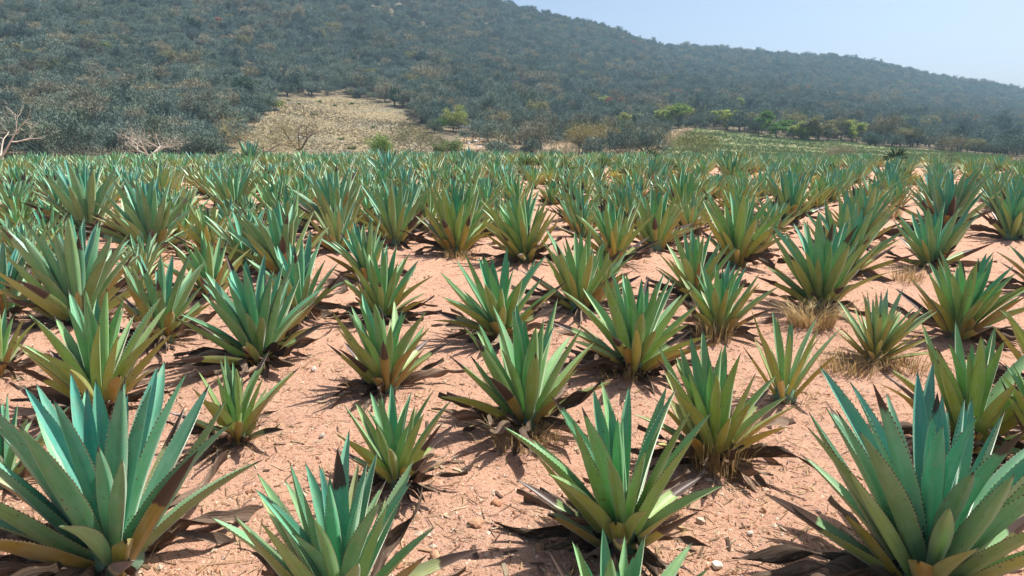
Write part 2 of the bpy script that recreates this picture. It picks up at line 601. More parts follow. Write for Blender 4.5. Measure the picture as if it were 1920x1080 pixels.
def leaf_geo(W=0.08, bend=0.08, bp=1.8, side=0.0, chan=0.5, nseg=14, teeth=True, cut=None, twist=0.0, crumple=0.0, lowres=False, seed=0, width_t=None):
    rs = np.random.default_rng(seed)
    a = Acc()
    tt = np.linspace(0, 1, nseg + 1)
    if cut: tt = tt * cut
    top_s = np.array([-1, 0, 1.0]) if lowres else np.array([-1, -.7, -.35, 0, .35, .7, 1.0])
    bot_s = top_s if lowres else np.array([-1, -.55, 0, .55, 1.0])

    def wid(t):
        w = W * np.interp(t, WT, WW)
        if cut: w = w * np.clip((cut - t) / (0.22 * cut) + 0.10, 0.10, 1)
        return w

    ph = rs.uniform(0, 6.28, 6)

    def surf(t, s, bottom):
        w = wid(t)
        x = w * s
        ch = chan * (1.0 - 0.35 * t)
        y = -ch * w * abs(s) ** 1.6
        if bottom:
            th = W * (0.62 * (1 - t) ** 1.3 + 0.07)
            y = y + th * (1 - s * s) + 0.0
        tw = twist * t
        x, y = x * np.cos(tw) - y * np.sin(tw), x * np.sin(tw) + y * np.cos(tw)
        cy = bend * t ** bp
        cx = side * t ** 2
        cz = t - 0.35 * (bend ** 2) * t
        if crumple:
            x = x * (1 - 0.5 * crumple * abs(np.sin(7 * t + ph[4]))) + crumple * 0.05 * np.sin(9 * t + ph[0])
            y = y + crumple * (0.05 * np.sin(8 * t + ph[1] + 1.5 * s) + 0.03 * np.sin(17 * t + ph[2] + 2 * s))
        return np.array([x + cx, y + cy, cz])

    for bottom, ss in ((False, top_s), (True, bot_s)):
        V, U = [], []
        for t in tt:
            for s in ss:
                V.append(surf(t, s, bottom))
                U.append(((s + 1) / 2 - (2 if bottom else 0), t if not cut else t / cut))
        k = len(ss)
        Q = []
        for i in range(len(tt) - 1):
            for j in range(k - 1):
                q = [i * k + j, i * k + j + 1, (i + 1) * k + j + 1, (i + 1) * k + j]
                Q.append(q if not bottom else q[::-1])
        a.add(V, Q=Q, uv=U)
    if teeth:
        for sgn in (-1, 1):
            t = 0.07
            while t < (0.9 if not cut else cut * 0.8):
                e = surf(t, sgn, False)
                e0 = surf(t - 0.006, sgn, False)
                e1 = surf(t + 0.006, sgn, False)
                inn = surf(t, sgn * 0.9, False)
                out = e - inn
                out = out / (np.linalg.norm(out) + 1e-9)
                sz = 0.0068 * (1 - 0.45 * t) * rs.uniform(0.7, 1.2)
                tip = e + out * sz + np.array([0, 0, 0.004])
                thick = np.array([0, 0.003, 0])
                a.add([e0, e1, e - out * 0.004 + thick, tip], T=[[0, 1, 3], [1, 2, 3], [2, 0, 3]], uv=[(1.3, t)] * 4)
                t += 0.026 + rs.uniform(-0.004, 0.006)
    return a


LEAVES = []
for k, (W, bend, side, chan, tw) in enumerate([
        (.056, .02, .00, 1.05, 0), (.058, .07, .03, .85, .2), (.052, .12, -.03, 1.2, -.3), (.060, -.04, .02, .80, .1),
        (.056, -.09, -.02, 1.0, .2), (.053, .16, .05, 1.1, -.4), (.058, .04, -.05, .85, .4), (.051, -.02, .04, 1.35, -.2),
        (.056, .20, -.04, 1.0, .3), (.055, -.13, .03, 1.1, -.2)]):
    LEAVES.append(leaf_geo(W, bend, 1.8, side, chan, twist=tw, seed=k).mesh('agave_leaf_%d' % k, [M_LEAF]))
BUD = leaf_geo(.05, .0, 1.8, 0, 1.1, teeth=False, seed=50).mesh('agave_bud', [M_LEAF])
STUBS = [leaf_geo(.080, -.05 + .04 * k, 1.5, .02 * k, .55, cut=.45 + .12 * k, seed=60 + k).mesh('agave_stub_%d' % k, [M_LEAF]) for k in range(3)]
LEAVES_W = [leaf_geo(.062, b_, 1.8, s_, .8, twist=t_, seed=150 + i_).mesh('agave_withered_leaf_%d' % i_, [M_LEAFW]) for i_, (b_, s_, t_) in enumerate([(.12, .04, .3), (-.06, -.05, -.4), (.05, .08, .6)])]
DEADS = [leaf_geo(.030 + .003 * k, [.22, .1, -.1, .3, .05, -.2, .15][k], 1.6, [.1, -.12, .05, -.05, .15, -.1, 0][k], 1.3, nseg=20, teeth=False, twist=[1.6, -1.2, 2.4, .8, -2.2, 1.1, 3.0][k], crumple=[.4, .6, .5, .7, .5, .6, .4][k], seed=80 + k).mesh('agave_dry_leaf_%d' % k, [M_DEAD]) for k in range(7)]
NARROW = [leaf_geo(.046, b_, 1.8, .02 * s_, .7, seed=120 + i_).mesh('agave_narrow_leaf_%d' % i_, [M_LEAF]) for i_, (b_, s_) in enumerate([(.03, 1), (.08, -1), (-.03, 0)])]


def stem_mesh():
    a = Acc()
    n, prof = 14, [(0.0, -.06), (.11, -.05), (.135, .02), (.125, .09), (.10, .16), (.06, .22), (.02, .25)]
    V = []
    for rr_, zz in prof:
        for i in range(n):
            an = 2 * math.pi * i / n
            k = 1 + 0.12 * math.sin(5 * an + zz * 40)
            V.append((rr_ * k * math.cos(an), rr_ * k * math.sin(an), zz))
    Q = [[i * n + j, i * n + (j + 1) % n, (i + 1) * n + (j + 1) % n, (i + 1) * n + j] for i in range(len(prof) - 1) for j in range(n)]
    a.add(V, Q=Q, uv=np.full((len(V), 2), .5))
    return a.mesh('agave_stem', [M_LEAF])


STEM = stem_mesh()

TONES = {  # inner, middle, outer leaf colours (base colours)
    'blue': ((.045, .290, .240), (.090, .310, .195), (.215, .335, .115)),
    'teal': ((.055, .300, .195), (.120, .320, .145), (.255, .345, .085)),
    'green': ((.075, .315, .135), (.170, .340, .095), (.320, .355, .062)),
    'olive': ((.140, .320, .105), (.250, .350, .078), (.385, .350, .055)),
    'pale': ((.190, .340, .180), (.285, .370, .130), (.385, .385, .100)),
}
GOLD = math.pi * (3 - math.sqrt(5))


def rosette(rs, L, th_max, n, tone, narrow=False):
    """yields (kind, matrix, colour) for every leaf of one plant"""
    out = []
    c0, c1, c2 = [np.array(c) for c in TONES[tone]]
    phase = rs.uniform(0, 6.28)
    yel = rs.uniform(0, .35)
    c1 = c1 + (np.array((.34, .36, .09)) - c1) * yel
    c2 = c2 + (np.array((.40, .34, .07)) - c2) * yel
    for i in range(n):
        f = (i + 0.5) / n
        th = R(3) + (th_max - R(3)) * f ** 0.78 + rs.normal(0, R(4.6))
        phi = phase + i * GOLD + rs.normal(0, 0.10)
        ln = L * (0.86 + 0.17 * math.sin(math.pi * min(1, f * 1.25)) - 0.10 * max(0, f - .7)) * rs.uniform(0.80, 1.08)
        rad = L * (0.03 + 0.085 * f)
        h = L * (0.20 - 0.185 * f ** 0.8)
        M = (Matrix.Translation((-math.sin(phi) * rad, math.cos(phi) * rad, h)) @ Matrix.Rotation(phi, 4, 'Z')
             @ Matrix.Rotation(-max(th, R(1)), 4, 'X') @ Matrix.Rotation(rs.normal(0, .18), 4, 'Z'))
        ws = rs.uniform(.9, 1.12)
        S = Matrix.Diagonal((ln * ws, ln * ws, ln, 1))
        col = c0 + (c1 - c0) * min(1, f * 2) if f < .5 else c1 + (c2 - c1) * (f - .5) * 2
        col = col * rs.uniform(.92, 1.28) * np.array([rs.uniform(.88, 1.15), 1, rs.uniform(.9, 1.12)])
        if f > .72 and rs.random() < .25:
            col = np.array((.30, .235, .05)) * rs.uniform(.8, 1.1)
        out.append(('leaf', M @ S, col, i))
    return out, phase


def make_agave(p, L, th_max, n, tone, label, group=None, seed=0, n_dead=9, n_stub=2, narrow=False, tilt=(0, 0)):
    rs = np.random.default_rng(seed + 1000)
    root = empty('agave', p)
    root.rotation_euler = (tilt[0] + rs.normal(0, R(3.5)), tilt[1] + rs.normal(0, R(3.5)), 0)
    tag(root, label, 'agave', group)
    st = obj('stem', STEM, root)
    st.scale = (L * 1.15, L * 1.15, L * 0.95)
    st.color = (.10, .15, .06, 1)
    lv, ph = rosette(rs, L, th_max, n, tone)
    pool = NARROW if narrow else LEAVES
    for kind, M, col, i in lv:
        wither = not narrow and i > n * .74 and rs.random() < .45
        o = obj('leaf', LEAVES_W[int(rs.integers(3))] if wither else pool[int(rs.integers(len(pool)))], root)
        if wither:
            M = M @ Matrix.Rotation(-rs.uniform(R(4), R(16)), 4, 'X') if i > n * .8 else M
        o.matrix_basis = M
        o.color = (*col, 1)
    b = obj('leaf', BUD, root)
    b.matrix_basis = Matrix.Translation((0, 0, L * .15)) @ Matrix.Diagonal((L * .9, L * .9, L * .86, 1))
    b.color = (*TONES[tone][0], 1)
    for k in range(n_stub):
        phi = math.pi + rs.uniform(-1.1, 1.1) if k == 0 else rs.uniform(0, 6.28)   # leaf leans along (-sin, cos)
        th = rs.uniform(R(22), R(48))
        rad = L * .13
        o = obj('leaf', STUBS[int(rs.integers(3))], root)
        ln = L * rs.uniform(.62, .85)
        o.matrix_basis = (Matrix.Translation((-math.sin(phi) * rad, math.cos(phi) * rad, L * .02)) @ Matrix.Rotation(phi, 4, 'Z')
                          @ Matrix.Rotation(-th, 4, 'X') @ Matrix.Diagonal((ln, ln, ln, 1)))
        o.color = (.36 * rs.uniform(.7, 1.1), .265 * rs.uniform(.8, 1.05), .05, 1)
    for k in range(n_dead):
        phi = rs.uniform(0, 6.28)
        th = rs.uniform(R(66), R(97))
        rad = L * rs.uniform(.06, .14)
        o = obj('dry_leaf', DEADS[int(rs.integers(len(DEADS)))], root)
        ln = L * rs.uniform(.45, .88)
        hz = L * rs.uniform(.03, .10)
        o.matrix_basis = (Matrix.Translation((-math.sin(phi) * rad, math.cos(phi) * rad, hz)) @ Matrix.Rotation(phi, 4, 'Z')
                          @ Matrix.Rotation(-th, 4, 'X') @ Matrix.Rotation(rs.uniform(-.6, .6), 4, 'Z') @ Matrix.Diagonal((ln * 1.2, ln * 1.2, ln, 1)))
        d = rs.uniform(.55, 1.3) if rs.random() < .7 else rs.uniform(1.5, 2.4)
        o.color = (.15 * d, .105 * d, .075 * d, 1)
    return root


# ------------------------------------------------------------------ the agaves picked out one by one
# base px, base py, tip py, half width px, leaves, tone, label
HAND = [
    (212, 1058, 712, 268, 36, 'blue', 'large blue-green agave filling the bottom left corner of the photo'),
    (640, 1152, 868, 205, 34, 'teal', 'agave cut off by the bottom edge, left of the centre, spiky crown showing'),
    (1168, 1022, 752, 152, 30, 'green', 'upright green agave with a brown-tipped stub, at the bottom centre right'),
    (1735, 1105, 728, 285, 37, 'blue', 'largest blue-green agave, in the bottom right corner'),
    (1150, 1275, 1032, 150, 24, 'green', 'agave below the frame showing only its leaf tips at the bottom edge'),
    (742, 905, 738, 108, 25, 'green', 'small agave just above the one cut off at the bottom centre'),
    (1338, 868, 664, 122, 28, 'olive', 'yellow-green agave with straw at its foot, right behind the upright bottom one'),
    (988, 800, 606, 112, 28, 'green', 'green agave in the centre casting a ragged shadow over dry straw'),
    (726, 736, 578, 108, 28, 'green', 'agave left of centre with a brown-tipped yellow stub, above the smallest bottom one'),
    (446, 830, 690, 98, 19, 'olive', 'small sparse agave immediately right of the big bottom left one'),
    (1470, 750, 610, 78, 18, 'olive', 'small agave with yellowing leaves left of the narrow-leaved fan plant'),
    (1815, 838, 640, 185, 30, 'olive', 'yellow-green agave rising behind the largest bottom right one'),
    (188, 757, 574, 135, 28, 'green', 'agave directly behind the large bottom left one, dead leaves at its foot'),
    (488, 688, 505, 138, 36, 'teal', 'broad agave with dark dry skirt in the left middle of the foreground'),
    (-2, 705, 590, 75, 24, 'green', 'agave half cut by the left edge, beside the one behind the bottom left giant'),
    (8, 905, 770, 85, 20, 'teal', 'agave mostly hidden behind the large bottom left one at the left edge'),
    (1188, 705, 528, 140, 34, 'green', 'agave right of centre with spreading lower leaves, behind the central one'),
    (942, 648, 490, 132, 32, 'green', 'agave standing on bare soil behind the central agave, its lowest left leaf browned'),
    (1640, 672, 562, 100, 60, 'pale', 'small narrow-leaved fan-shaped agave next to a straw tuft'),
    (1346, 632, 505, 92, 26, 'green', 'agave with dead grass at its foot, left of the big leaning row'),
    (1302, 565, 445, 78, 28, 'green', 'agave touching the back of the grassy-footed one right of centre'),
    (1795, 630, 488, 104, 34, 'green', 'upright agave alone on bare soil near the right edge'),
    (1538, 580, 425, 108, 38, 'teal', 'front agave of the dense leaning row on the right, straw tuft before it'),
    (1578, 515, 385, 92, 36, 'teal', 'second agave of the dense leaning row on the right'),
    (1612, 455, 352, 78, 32, 'teal', 'third agave of the dense leaning row on the right'),
    (1748, 500, 395, 92, 32, 'teal', 'agave behind the lone right-hand one, front of the far right row'),
    (1772, 432, 322, 85, 36, 'blue', 'bluish agave second in the far right row'),
    (1898, 452, 348, 58, 30, 'teal', 'agave at the right edge beside the far right row'),
    (1962, 548, 430, 80, 28, 'teal', 'agave cut by the right edge above the lone upright one'),
    (1968, 728, 580, 110, 26, 'olive', 'agave cut by the right edge with long side leaves over bare soil'),
    (1985, 905, 720, 130, 26, 'olive', 'agave cut by the right edge above the largest bottom right one'),
    (1086, 592, 448, 90, 28, 'green', 'agave between the soil-standing one and the spreading one, centre right'),
    (716, 605, 482, 85, 26, 'green', 'agave behind the stub-bearing one left of centre'),
    (690, 530, 424, 72, 28, 'teal', 'agave two places behind the stub-bearing one left of centre'),
    (305, 648, 494, 92, 28, 'teal', 'agave between the two broad agaves on the left'),
    (150, 603, 424, 150, 42, 'blue', 'broad spreading blue-green agave on the left with long drooping leaves'),
    (562, 600, 462, 72, 24, 'teal', 'slender agave right behind the dark-skirted broad one'),
    (535, 520, 388, 82, 30, 'teal', 'agave with a brown mark on a leaf, two behind the dark-skirted one'),
    (398, 562, 450, 66, 24, 'green', 'agave behind and between the left broad ones, yellow lower leaves'),
    (286, 468, 344, 102, 42, 'blue', 'wide star-shaped agave in the left middle distance'),
    (165, 432, 318, 80, 40, 'blue', 'dark bluish agave left of the wide star-shaped one'),
    (856, 482, 350, 74, 38, 'green', 'full agave on a low earth mound near the centre'),
    (986, 497, 368, 72, 36, 'green', 'full agave immediately right of the one on the mound'),
    (742, 462, 345, 58, 32, 'teal', 'agave immediately left of the one on the mound'),
    (632, 442, 328, 72, 38, 'blue', 'bluish full agave left of centre in the middle distance'),
    (1152, 507, 388, 74, 34, 'green', 'agave with pale drooping lower leaves, right of the mound pair'),
    (1228, 470, 362, 52, 28, 'green', 'agave tucked behind the one with pale drooping leaves'),
    (1380, 497, 366, 74, 34, 'green', 'agave standing left of the dense leaning row'),
    (1482, 418, 326, 68, 32, 'teal', 'agave behind the row-side one, right middle distance'),
    (440, 405, 318, 52, 30, 'teal', 'agave above the yellowish one in the left middle distance'),
    (396, 475, 388, 58, 26, 'olive', 'yellowish agave right of the wide star-shaped one'),
    (25, 412, 338, 42, 28, 'teal', 'agave at the left edge, left of the dark bluish one'),
    (58, 520, 418, 60, 28, 'teal', 'agave behind the broad spreading one near the left edge'),
    (8, 588, 455, 66, 26, 'blue', 'agave cut by the left edge beside the broad spreading one'),
    (262, 545, 468, 52, 22, 'pale', 'small pale yellow-green agave behind the broad left ones'),
    (1662, 365, 308, 42, 30, 'blue', 'bluish agave at the head of the dense leaning row'),
    (1218, 350, 298, 28, 26, 'blue', 'solitary blue agave on a bare patch at the far right centre'),
    (1372, 345, 286, 40, 28, 'teal', 'far agave on bare soil beyond the right centre, near a yellow grass clump'),
    (1125, 560, 470, 60, 24, 'green', 'small agave hidden behind the centre right pair'),
    (470, 318, 268, 34, 28, 'blue', 'tall bluish agave standing out on the far crest at left'),
    (730, 345, 288, 54, 34, 'blue', 'blue-green agave clump nearest the grassy clearing, in the far middle'),
    (880, 325, 280, 34, 28, 'blue', 'taller agave on the crest under the white rocks'),
    (480, 460, 395, 45, 24, 'green', 'agave partly hidden left of the slender pair'),
    (92, 470, 395, 62, 26, 'teal', 'agave hidden behind the left star-shaped and broad ones'),
    (1280, 405, 325, 52, 28, 'green', 'agave in the right middle distance behind the tucked one'),
    (1085, 430, 350, 56, 30, 'green', 'agave behind the mound pair at right'),
    (910, 420, 345, 52, 28, 'green', 'agave showing between the two on the mound'),
]
PLANTS = []      # (x, y, L) of every agave, for the litter and spacing


def place_agave(k, row):
    px, py, ty, hw, n, tone, label = row
    p = plane_hit(px, py)
    y, x = p[1], p[0]
    # height of a vertical point above the base that projects to the tip row
    lo, hi = 0.1, 4.0
    for _ in range(40):
        mid = (lo + hi) / 2
        if project(x, y, p[2] + mid)[1] > ty: lo = mid
        else: hi = mid
    h = lo
    dep = y * CP + (CAM_H - p[2]) * SP
    hw_m = hw * dep / F
    L = max(h / 1.08, hw_m / 1.02) * (1.02 if math.hypot(x, y) < 6.5 else 1.10)
    th = math.asin(min(0.97, max(.62, hw_m / (L * 1.10))))
    PLANTS.append((x, y, L, p[2]))
    narrow = 'narrow-leaved' in label
    rr_ = math.hypot(x, y)
    make_agave(p, L, min(th + R(9), R(80)), int(n * (1.0 if narrow else 1.12)), tone, label, seed=k,
               n_dead=0 if narrow else (22 if rr_ < 13 else 12), n_stub=0 if narrow else 2, narrow=narrow)


for k, row in enumerate(HAND):
    place_agave(k, row)


# ------------------------------------------------------------------ farther agaves in rows
def low_rosette(seed, tone, n=34, th=R(58)):
    rs = np.random.default_rng(seed)
    lv, _ = rosette(rs, 1.0, th, n, tone)
    base = [leaf_geo(.058, b_, 1.8, s_, .8, nseg=4, teeth=False, lowres=True, seed=3) for b_, s_ in ((.02, 0), (.1, .03), (-.06, -.03))]
    acc = Acc()
    for kind, M, col, i in lv:
        g = base[i % 3]
        V = np.concatenate(g.V)
        Mn = np.array(M)
        V = V @ Mn[:3, :3].T + Mn[:3, 3]
        acc.add(V, Q=np.concatenate(g.Q), uv=np.concatenate(g.U), col=col)
    for k in range(7):
        phi = rs.uniform(0, 6.28)
        M = Matrix.Translation((0, 0, .05)) @ Matrix.Rotation(phi, 4, 'Z') @ Matrix.Rotation(-rs.uniform(R(68), R(92)), 4, 'X') @ Matrix.Diagonal((.7, .7, rs.uniform(.5, .8), 1))
        Mn = np.array(M)
        g = base[k % 3]
        V = np.concatenate(g.V) @ Mn[:3, :3].T + Mn[:3, 3]
        acc.add(V, Q=np.concatenate(g.Q), uv=np.concatenate(g.U), col=np.array((.16, .115, .06)) * rs.uniform(.6, 1.2))
    return acc


tones_cycle = ['teal', 'green', 'blue', 'green', 'teal', 'olive', 'pale', 'teal']
LOWS = [low_rosette(300 + i, t, n=30 + 2 * (i % 4), th=R(50 + 4 * (i % 4))) for i, t in enumerate(tones_cycle)]
LOW_ME = [a.mesh('far_agave_%d' % i, [M_LEAFV]) for i, a in enumerate(LOWS)]

pa = plane_hit(1538, 580)
pb = plane_hit(1662, 365)
rd = (pb - pa)[:2]
rd = rd / np.linalg.norm(rd)
rn = np.array([rd[1], -rd[0]])
far = []
ppx0 = lambda q: project(q[0], q[1], 0.0)[0]
rs = np.random.default_rng(77)
for i in range(-60, 60):
    for j in range(-10, 75):
        q = np.array(pa[:2]) + rn * (i * 2.3 + rs.normal(0, .3)) + rd * (j * 1.6 + rs.normal(0, .35))
        r_ = math.hypot(*q)
        if q[1] < 10 or r_ < (16.5 if ppx0(q) < 640 else 19.5) or r_ > 78: continue
        ppx, ppy = project(q[0], q[1], 0.0)
        if ppx < -120 or ppx > 2040: continue
        if r_ < 24 and 930 < ppx < 1500 and rs.random() < .4: continue
        if min((q[0] - a_) ** 2 + (q[1] - b_) ** 2 for a_, b_, _, _ in PLANTS[:len(HAND)]) < 1.35 ** 2: continue
        if ppx > 950 and r_ > 27 and rs.random() < (.28 if ppx < 1500 else .12): continue
        if ppx > 1560 and r_ < 30: continue
        far.append((r_, q[0], q[1], ppx))
far.sort()
n_leafy = 70
n_single = 300 - len(HAND)


ANCHORS = [(30, 'tall pale left-edge tree'), (175, 'low brown thorn bush'), (300, 'twisted-top pale tree'), (410, 'dark thicket left of the clearing'),
           (525, 'wide thin-crowned tree'), (640, 'middle of the grassy clearing'), (722, 'bright green rounded bush'), (780, 'white-branched bush'),
           (850, 'pair of olive-green bushes'), (948, 'pale rocks beside the clearing'), (1034, 'small dark crest yucca'), (1105, 'golden-topped tree'),
           (1212, 'dark yucca before the tan thicket'), (1290, 'olive twiggy bush'), (1362, 'lone flat-topped green tree'), (1456, 'bright green dome tree'),
           (1560, 'low brown bush by the crops'), (1654, 'largest spiky crest yucca'), (1755, 'thin dark upright bush'), (1900, 'tangled grey right-edge tree')]


def far_label(r_, ppx):
    s = min(ANCHORS, key=lambda t: abs(t[0] - ppx))[1]
    b = 'nearer middle-distance' if r_ < 26 else ('farther middle-distance' if r_ < 34 else ('distant' if r_ < 44 else 'very distant'))
    return '%s agave in line below the %s' % (b, s), '%s agaves below the %s' % (b, s)


stuff = Acc()
for k, (r_, x, y, ppx) in enumerate(far):
    z = float(terrain_z(x, y)) - 0.02
    L = float(np.clip(rs.normal(1.08, .13), .7, 1.4)) * (1.05 if ppx < 900 else 1.0)
    tone = tones_cycle[int(rs.integers(8))]
    if k < n_leafy:
        lb, gp = far_label(r_, ppx)
        PLANTS.append((x, y, L, z))
        make_agave((x, y, z), L, R(rs.uniform(50, 64)), int(rs.integers(26, 36)), tone, lb, gp, seed=500 + k, n_dead=6, n_stub=1)
    elif k < n_single:
        lb, gp = far_label(r_, ppx)
        PLANTS.append((x, y, L, z))
        o = obj('agave', LOW_ME[int(rs.integers(8))])
        o.location = (x, y, z)
        o.rotation_euler = (rs.normal(0, .06), rs.normal(0, .06), rs.uniform(0, 6.28))
        o.scale = (L, L, L * rs.uniform(.95, 1.1))
        tag(o, lb, 'agave', gp)
    else:
        g = LOWS[int(rs.integers(8))]
        a_ = rs.uniform(0, 6.28)
        ca, sa = math.cos(a_) * L, math.sin(a_) * L
        V = np.concatenate(g.V)
        V = np.stack([V[:, 0] * ca - V[:, 1] * sa + x, V[:, 0] * sa + V[:, 1] * ca + y, V[:, 2] * L + z], 1)
        stuff.add(V, Q=np.concatenate(g.Q), uv=np.concatenate(g.U), col=np.concatenate(g.C))
if stuff.n:
    tag(obj('far_agaves', stuff.mesh('far_agaves', [M_LEAFV])), 'mass of tiny agaves along the far crest of the field', 'agaves', kind='stuff')
print('agaves far:', len(far))

# ------------------------------------------------------------------ straw, pebbles, stones
def blades(rs, cx, cy, cz, n, rad, hgt, lean=.5, w=.004, cols=((.50, .36, .16), (.40, .27, .12), (.58, .45, .24))):
    """curved grass blades, one array"""
    an = rs.uniform(0, 6.283, n)
    rr_ = rad * np.sqrt(rs.random(n))
    bx, by = cx + rr_ * np.cos(an), cy + rr_ * np.sin(an)
    d = an + rs.normal(0, .7, n)
    h = hgt * rs.uniform(.35, 1.0, n)
    ln = lean * rs.uniform(.3, 1.3, n) * h
    ww = w * rs.uniform(.6, 1.5, n)
    px_, py_ = -np.sin(d) * ww, np.cos(d) * ww
    V = np.zeros((n, 5, 3))
    for k, (t, q) in enumerate(((0, 1), (0, 1), (.55, .8), (.55, .8), (1, 0))):
        sg = 1 if k % 2 == 0 else -1
        if k == 4: sg = 0
        V[:, k, 0] = bx + np.cos(d) * ln * t ** 2 + sg * px_ * q
        V[:, k, 1] = by + np.sin(d) * ln * t ** 2 + sg * py_ * q
        V[:, k, 2] = cz + h * (t - .25 * t * t * lean) - 0.01
    base = np.arange(n)[:, None] * 5
    Q = base + np.array([[0, 1, 3, 2]])
    T = base + np.array([[2, 3, 4]])
    c = np.array(cols)[rs.integers(len(cols), size=n)] * rs.uniform(.7, 1.15, (n, 1))
    return V.reshape(-1, 3), Q, T, np.repeat(c, 5, 0)


def tuft(px, py, n, rad, hgt, lean, label, w=.004, cols=None, name='dry_grass_tuft'):
    p = plane_hit(px, py)
    rs_ = np.random.default_rng(int(px * 7 + py))
    kw = {} if cols is None else {'cols': cols}
    V, Q, T, c = blades(rs_, 0, 0, 0, n, rad, hgt, lean, w, **kw)
    a = Acc()
    a.add(V, Q=Q, T=T, col=c)
    o = obj(name, a.mesh(name, [M_STRAW], smooth=False))
    o.location = p
    tag(o, label, 'grass tuft', 'dry grass tufts among the agaves')


tuft(1520, 612, 420, .34, .62, 1.1, 'tall golden straw tuft between the leaning row and the fan-shaped agave', .005)
tuft(1590, 690, 260, .34, .35, .8, 'low straw tuft at the foot of the fan-shaped agave')
tuft(1690, 690, 200, .30, .30, .8, 'low straw tuft right of the fan-shaped agave')
tuft(1345, 885, 320, .26, .55, .5, 'straw tuft at the foot of the yellow-green agave right of centre', .003)
tuft(985, 822, 300, .34, .42, .8, 'dense dry straw around the foot of the central agave', .0035)
tuft(1335, 645, 200, .25, .5, .5, 'straw tuft at the foot of the agave left of the leaning row')
tuft(1165, 712, 160, .3, .35, .8, 'thin straw under the spreading agave right of centre')
tuft(860, 492, 220, .45, .4, .8, 'straw under the agave on the low mound')
tuft(1660, 405, 260, .55, .8, .5, 'golden grass tuft behind the leaning row on the right', .01)
tuft(60, 1050, 260, .45, .4, .8, 'dark straw under the large bottom left agave', .003)
tuft(215, 700, 120, .3, .4, .7, 'thin straw behind the large bottom left agave', .003)
tuft(1700, 535, 180, .3, .45, .7, 'straw tuft left of the far right row')
YG = ((.42, .34, .06), (.34, .32, .06), (.48, .38, .10))
for (x_, y_, lb) in ((1598, 338, 'bright yellow grass clump below the crop strip'), (1310, 352, 'yellow grass clump beside the solitary blue agave'),
                     (1170, 340, 'small yellow-green clump at far right centre'), (1255, 335, 'ochre grass clump below the tan bush'),
                     (1440, 345, 'yellow-brown grass clump on the far right'), (1090, 330, 'ochre clump between the two olive yuccas of the pair'), (1700, 345, 'dry yellow clump by the head of the leaning row'),
                     (1500, 330, 'faint ochre clump in the far rows below the dome tree'), (1850, 345, 'dry yellow clump near the right edge of the far rows'), (1030, 345, 'brownish grass clump before the far yuccas'), (1550, 352, 'ochre clump under the bright yellow one')):
    tuft(x_, y_, 480, .75, .95, .7, lb, .014, YG)

# sparse straw and litter under and between the plants
rs = np.random.default_rng(5)
acc = Acc()
for (x, y, L, z) in PLANTS:
    r_ = math.hypot(x, y)
    if r_ > 32: continue
    n = int(70 if r_ < 14 else 50)
    w = .003 if r_ < 14 else .006
    ang = rs.uniform(0, 6.28, n)
    V, Q, T, c = blades(rs, x, y, z, n, L * .55, .28, 1.3, w)
    acc.add(V, Q=Q, T=T, col=c * .85)
tag(obj('dry_grass', acc.mesh('dry_grass', [M_STRAW], smooth=False)), 'thin dry grass around the feet of the agaves', 'grass', kind='stuff')

acc = Acc()
n = 16000
rr_ = 3.6 + 22 * rs.random(n) ** 1.5
aa = rs.uniform(-R(44), R(44), n)
X, Y = rr_ * np.sin(aa), rr_ * np.cos(aa)
m0 = len(PLANTS)
idx = rs.integers(0, min(46, m0), n)
near_pl = rs.random(n) < .62
PA = np.array([(a_, b_, c_) for a_, b_, c_, _ in PLANTS])
dr = rs.normal(0, .62, (n, 2))
X = np.where(near_pl, PA[idx, 0] + dr[:, 0] * PA[idx, 2], X)
Y = np.where(near_pl, PA[idx, 1] + dr[:, 1] * PA[idx, 2], Y)
ln = rs.uniform(.03, .17, n)
d = rs.uniform(0, 3.14, n)
wd = rs.uniform(.0015, .005, n)
wd = np.where(rs.random(n) < .06, wd * 3.5, wd)
cx_, sx_ = np.cos(d), np.sin(d)
P = np.zeros((n, 4, 3))
for k, (s, t) in enumerate(((-1, -1), (1, -1), (1, 1), (-1, 1))):
    P[:, k, 0] = X + cx_ * ln * s * .5 - sx_ * wd * t
    P[:, k, 1] = Y + sx_ * ln * s * .5 + cx_ * wd * t
    P[:, k, 2] = field_z(X + cx_ * ln * s * .5, Y + sx_ * ln * s * .5) + .006 + .012 * rs.random(n)
lc = np.array([(.42, .31, .17), (.30, .20, .11), (.11, .07, .05), (.50, .42, .29), (.20, .13, .08)])[rs.integers(5, size=n)] * rs.uniform(.7, 1.2, (n, 1))
acc.add(P.reshape(-1, 3), Q=np.arange(n * 4).reshape(n, 4), col=np.repeat(lc, 4, 0))
tag(obj('plant_litter', acc.mesh('plant_litter', [M_STRAW], smooth=False)), 'scattered straw and broken dry leaf bits on the soil', 'litter', kind='stuff')

ICO_V, ICO_F = None, None


def ico():
    global ICO_V, ICO_F
    if ICO_V is None:
        import bmesh
        bm = bmesh.new()
        bmesh.ops.create_icosphere(bm, subdivisions=1, radius=1)
        ICO_V = np.array([v.co[:] for v in bm.verts])
        ICO_F = np.array([[v.index for v in f.verts] for f in bm.faces])
        bm.free()
    return ICO_V, ICO_F


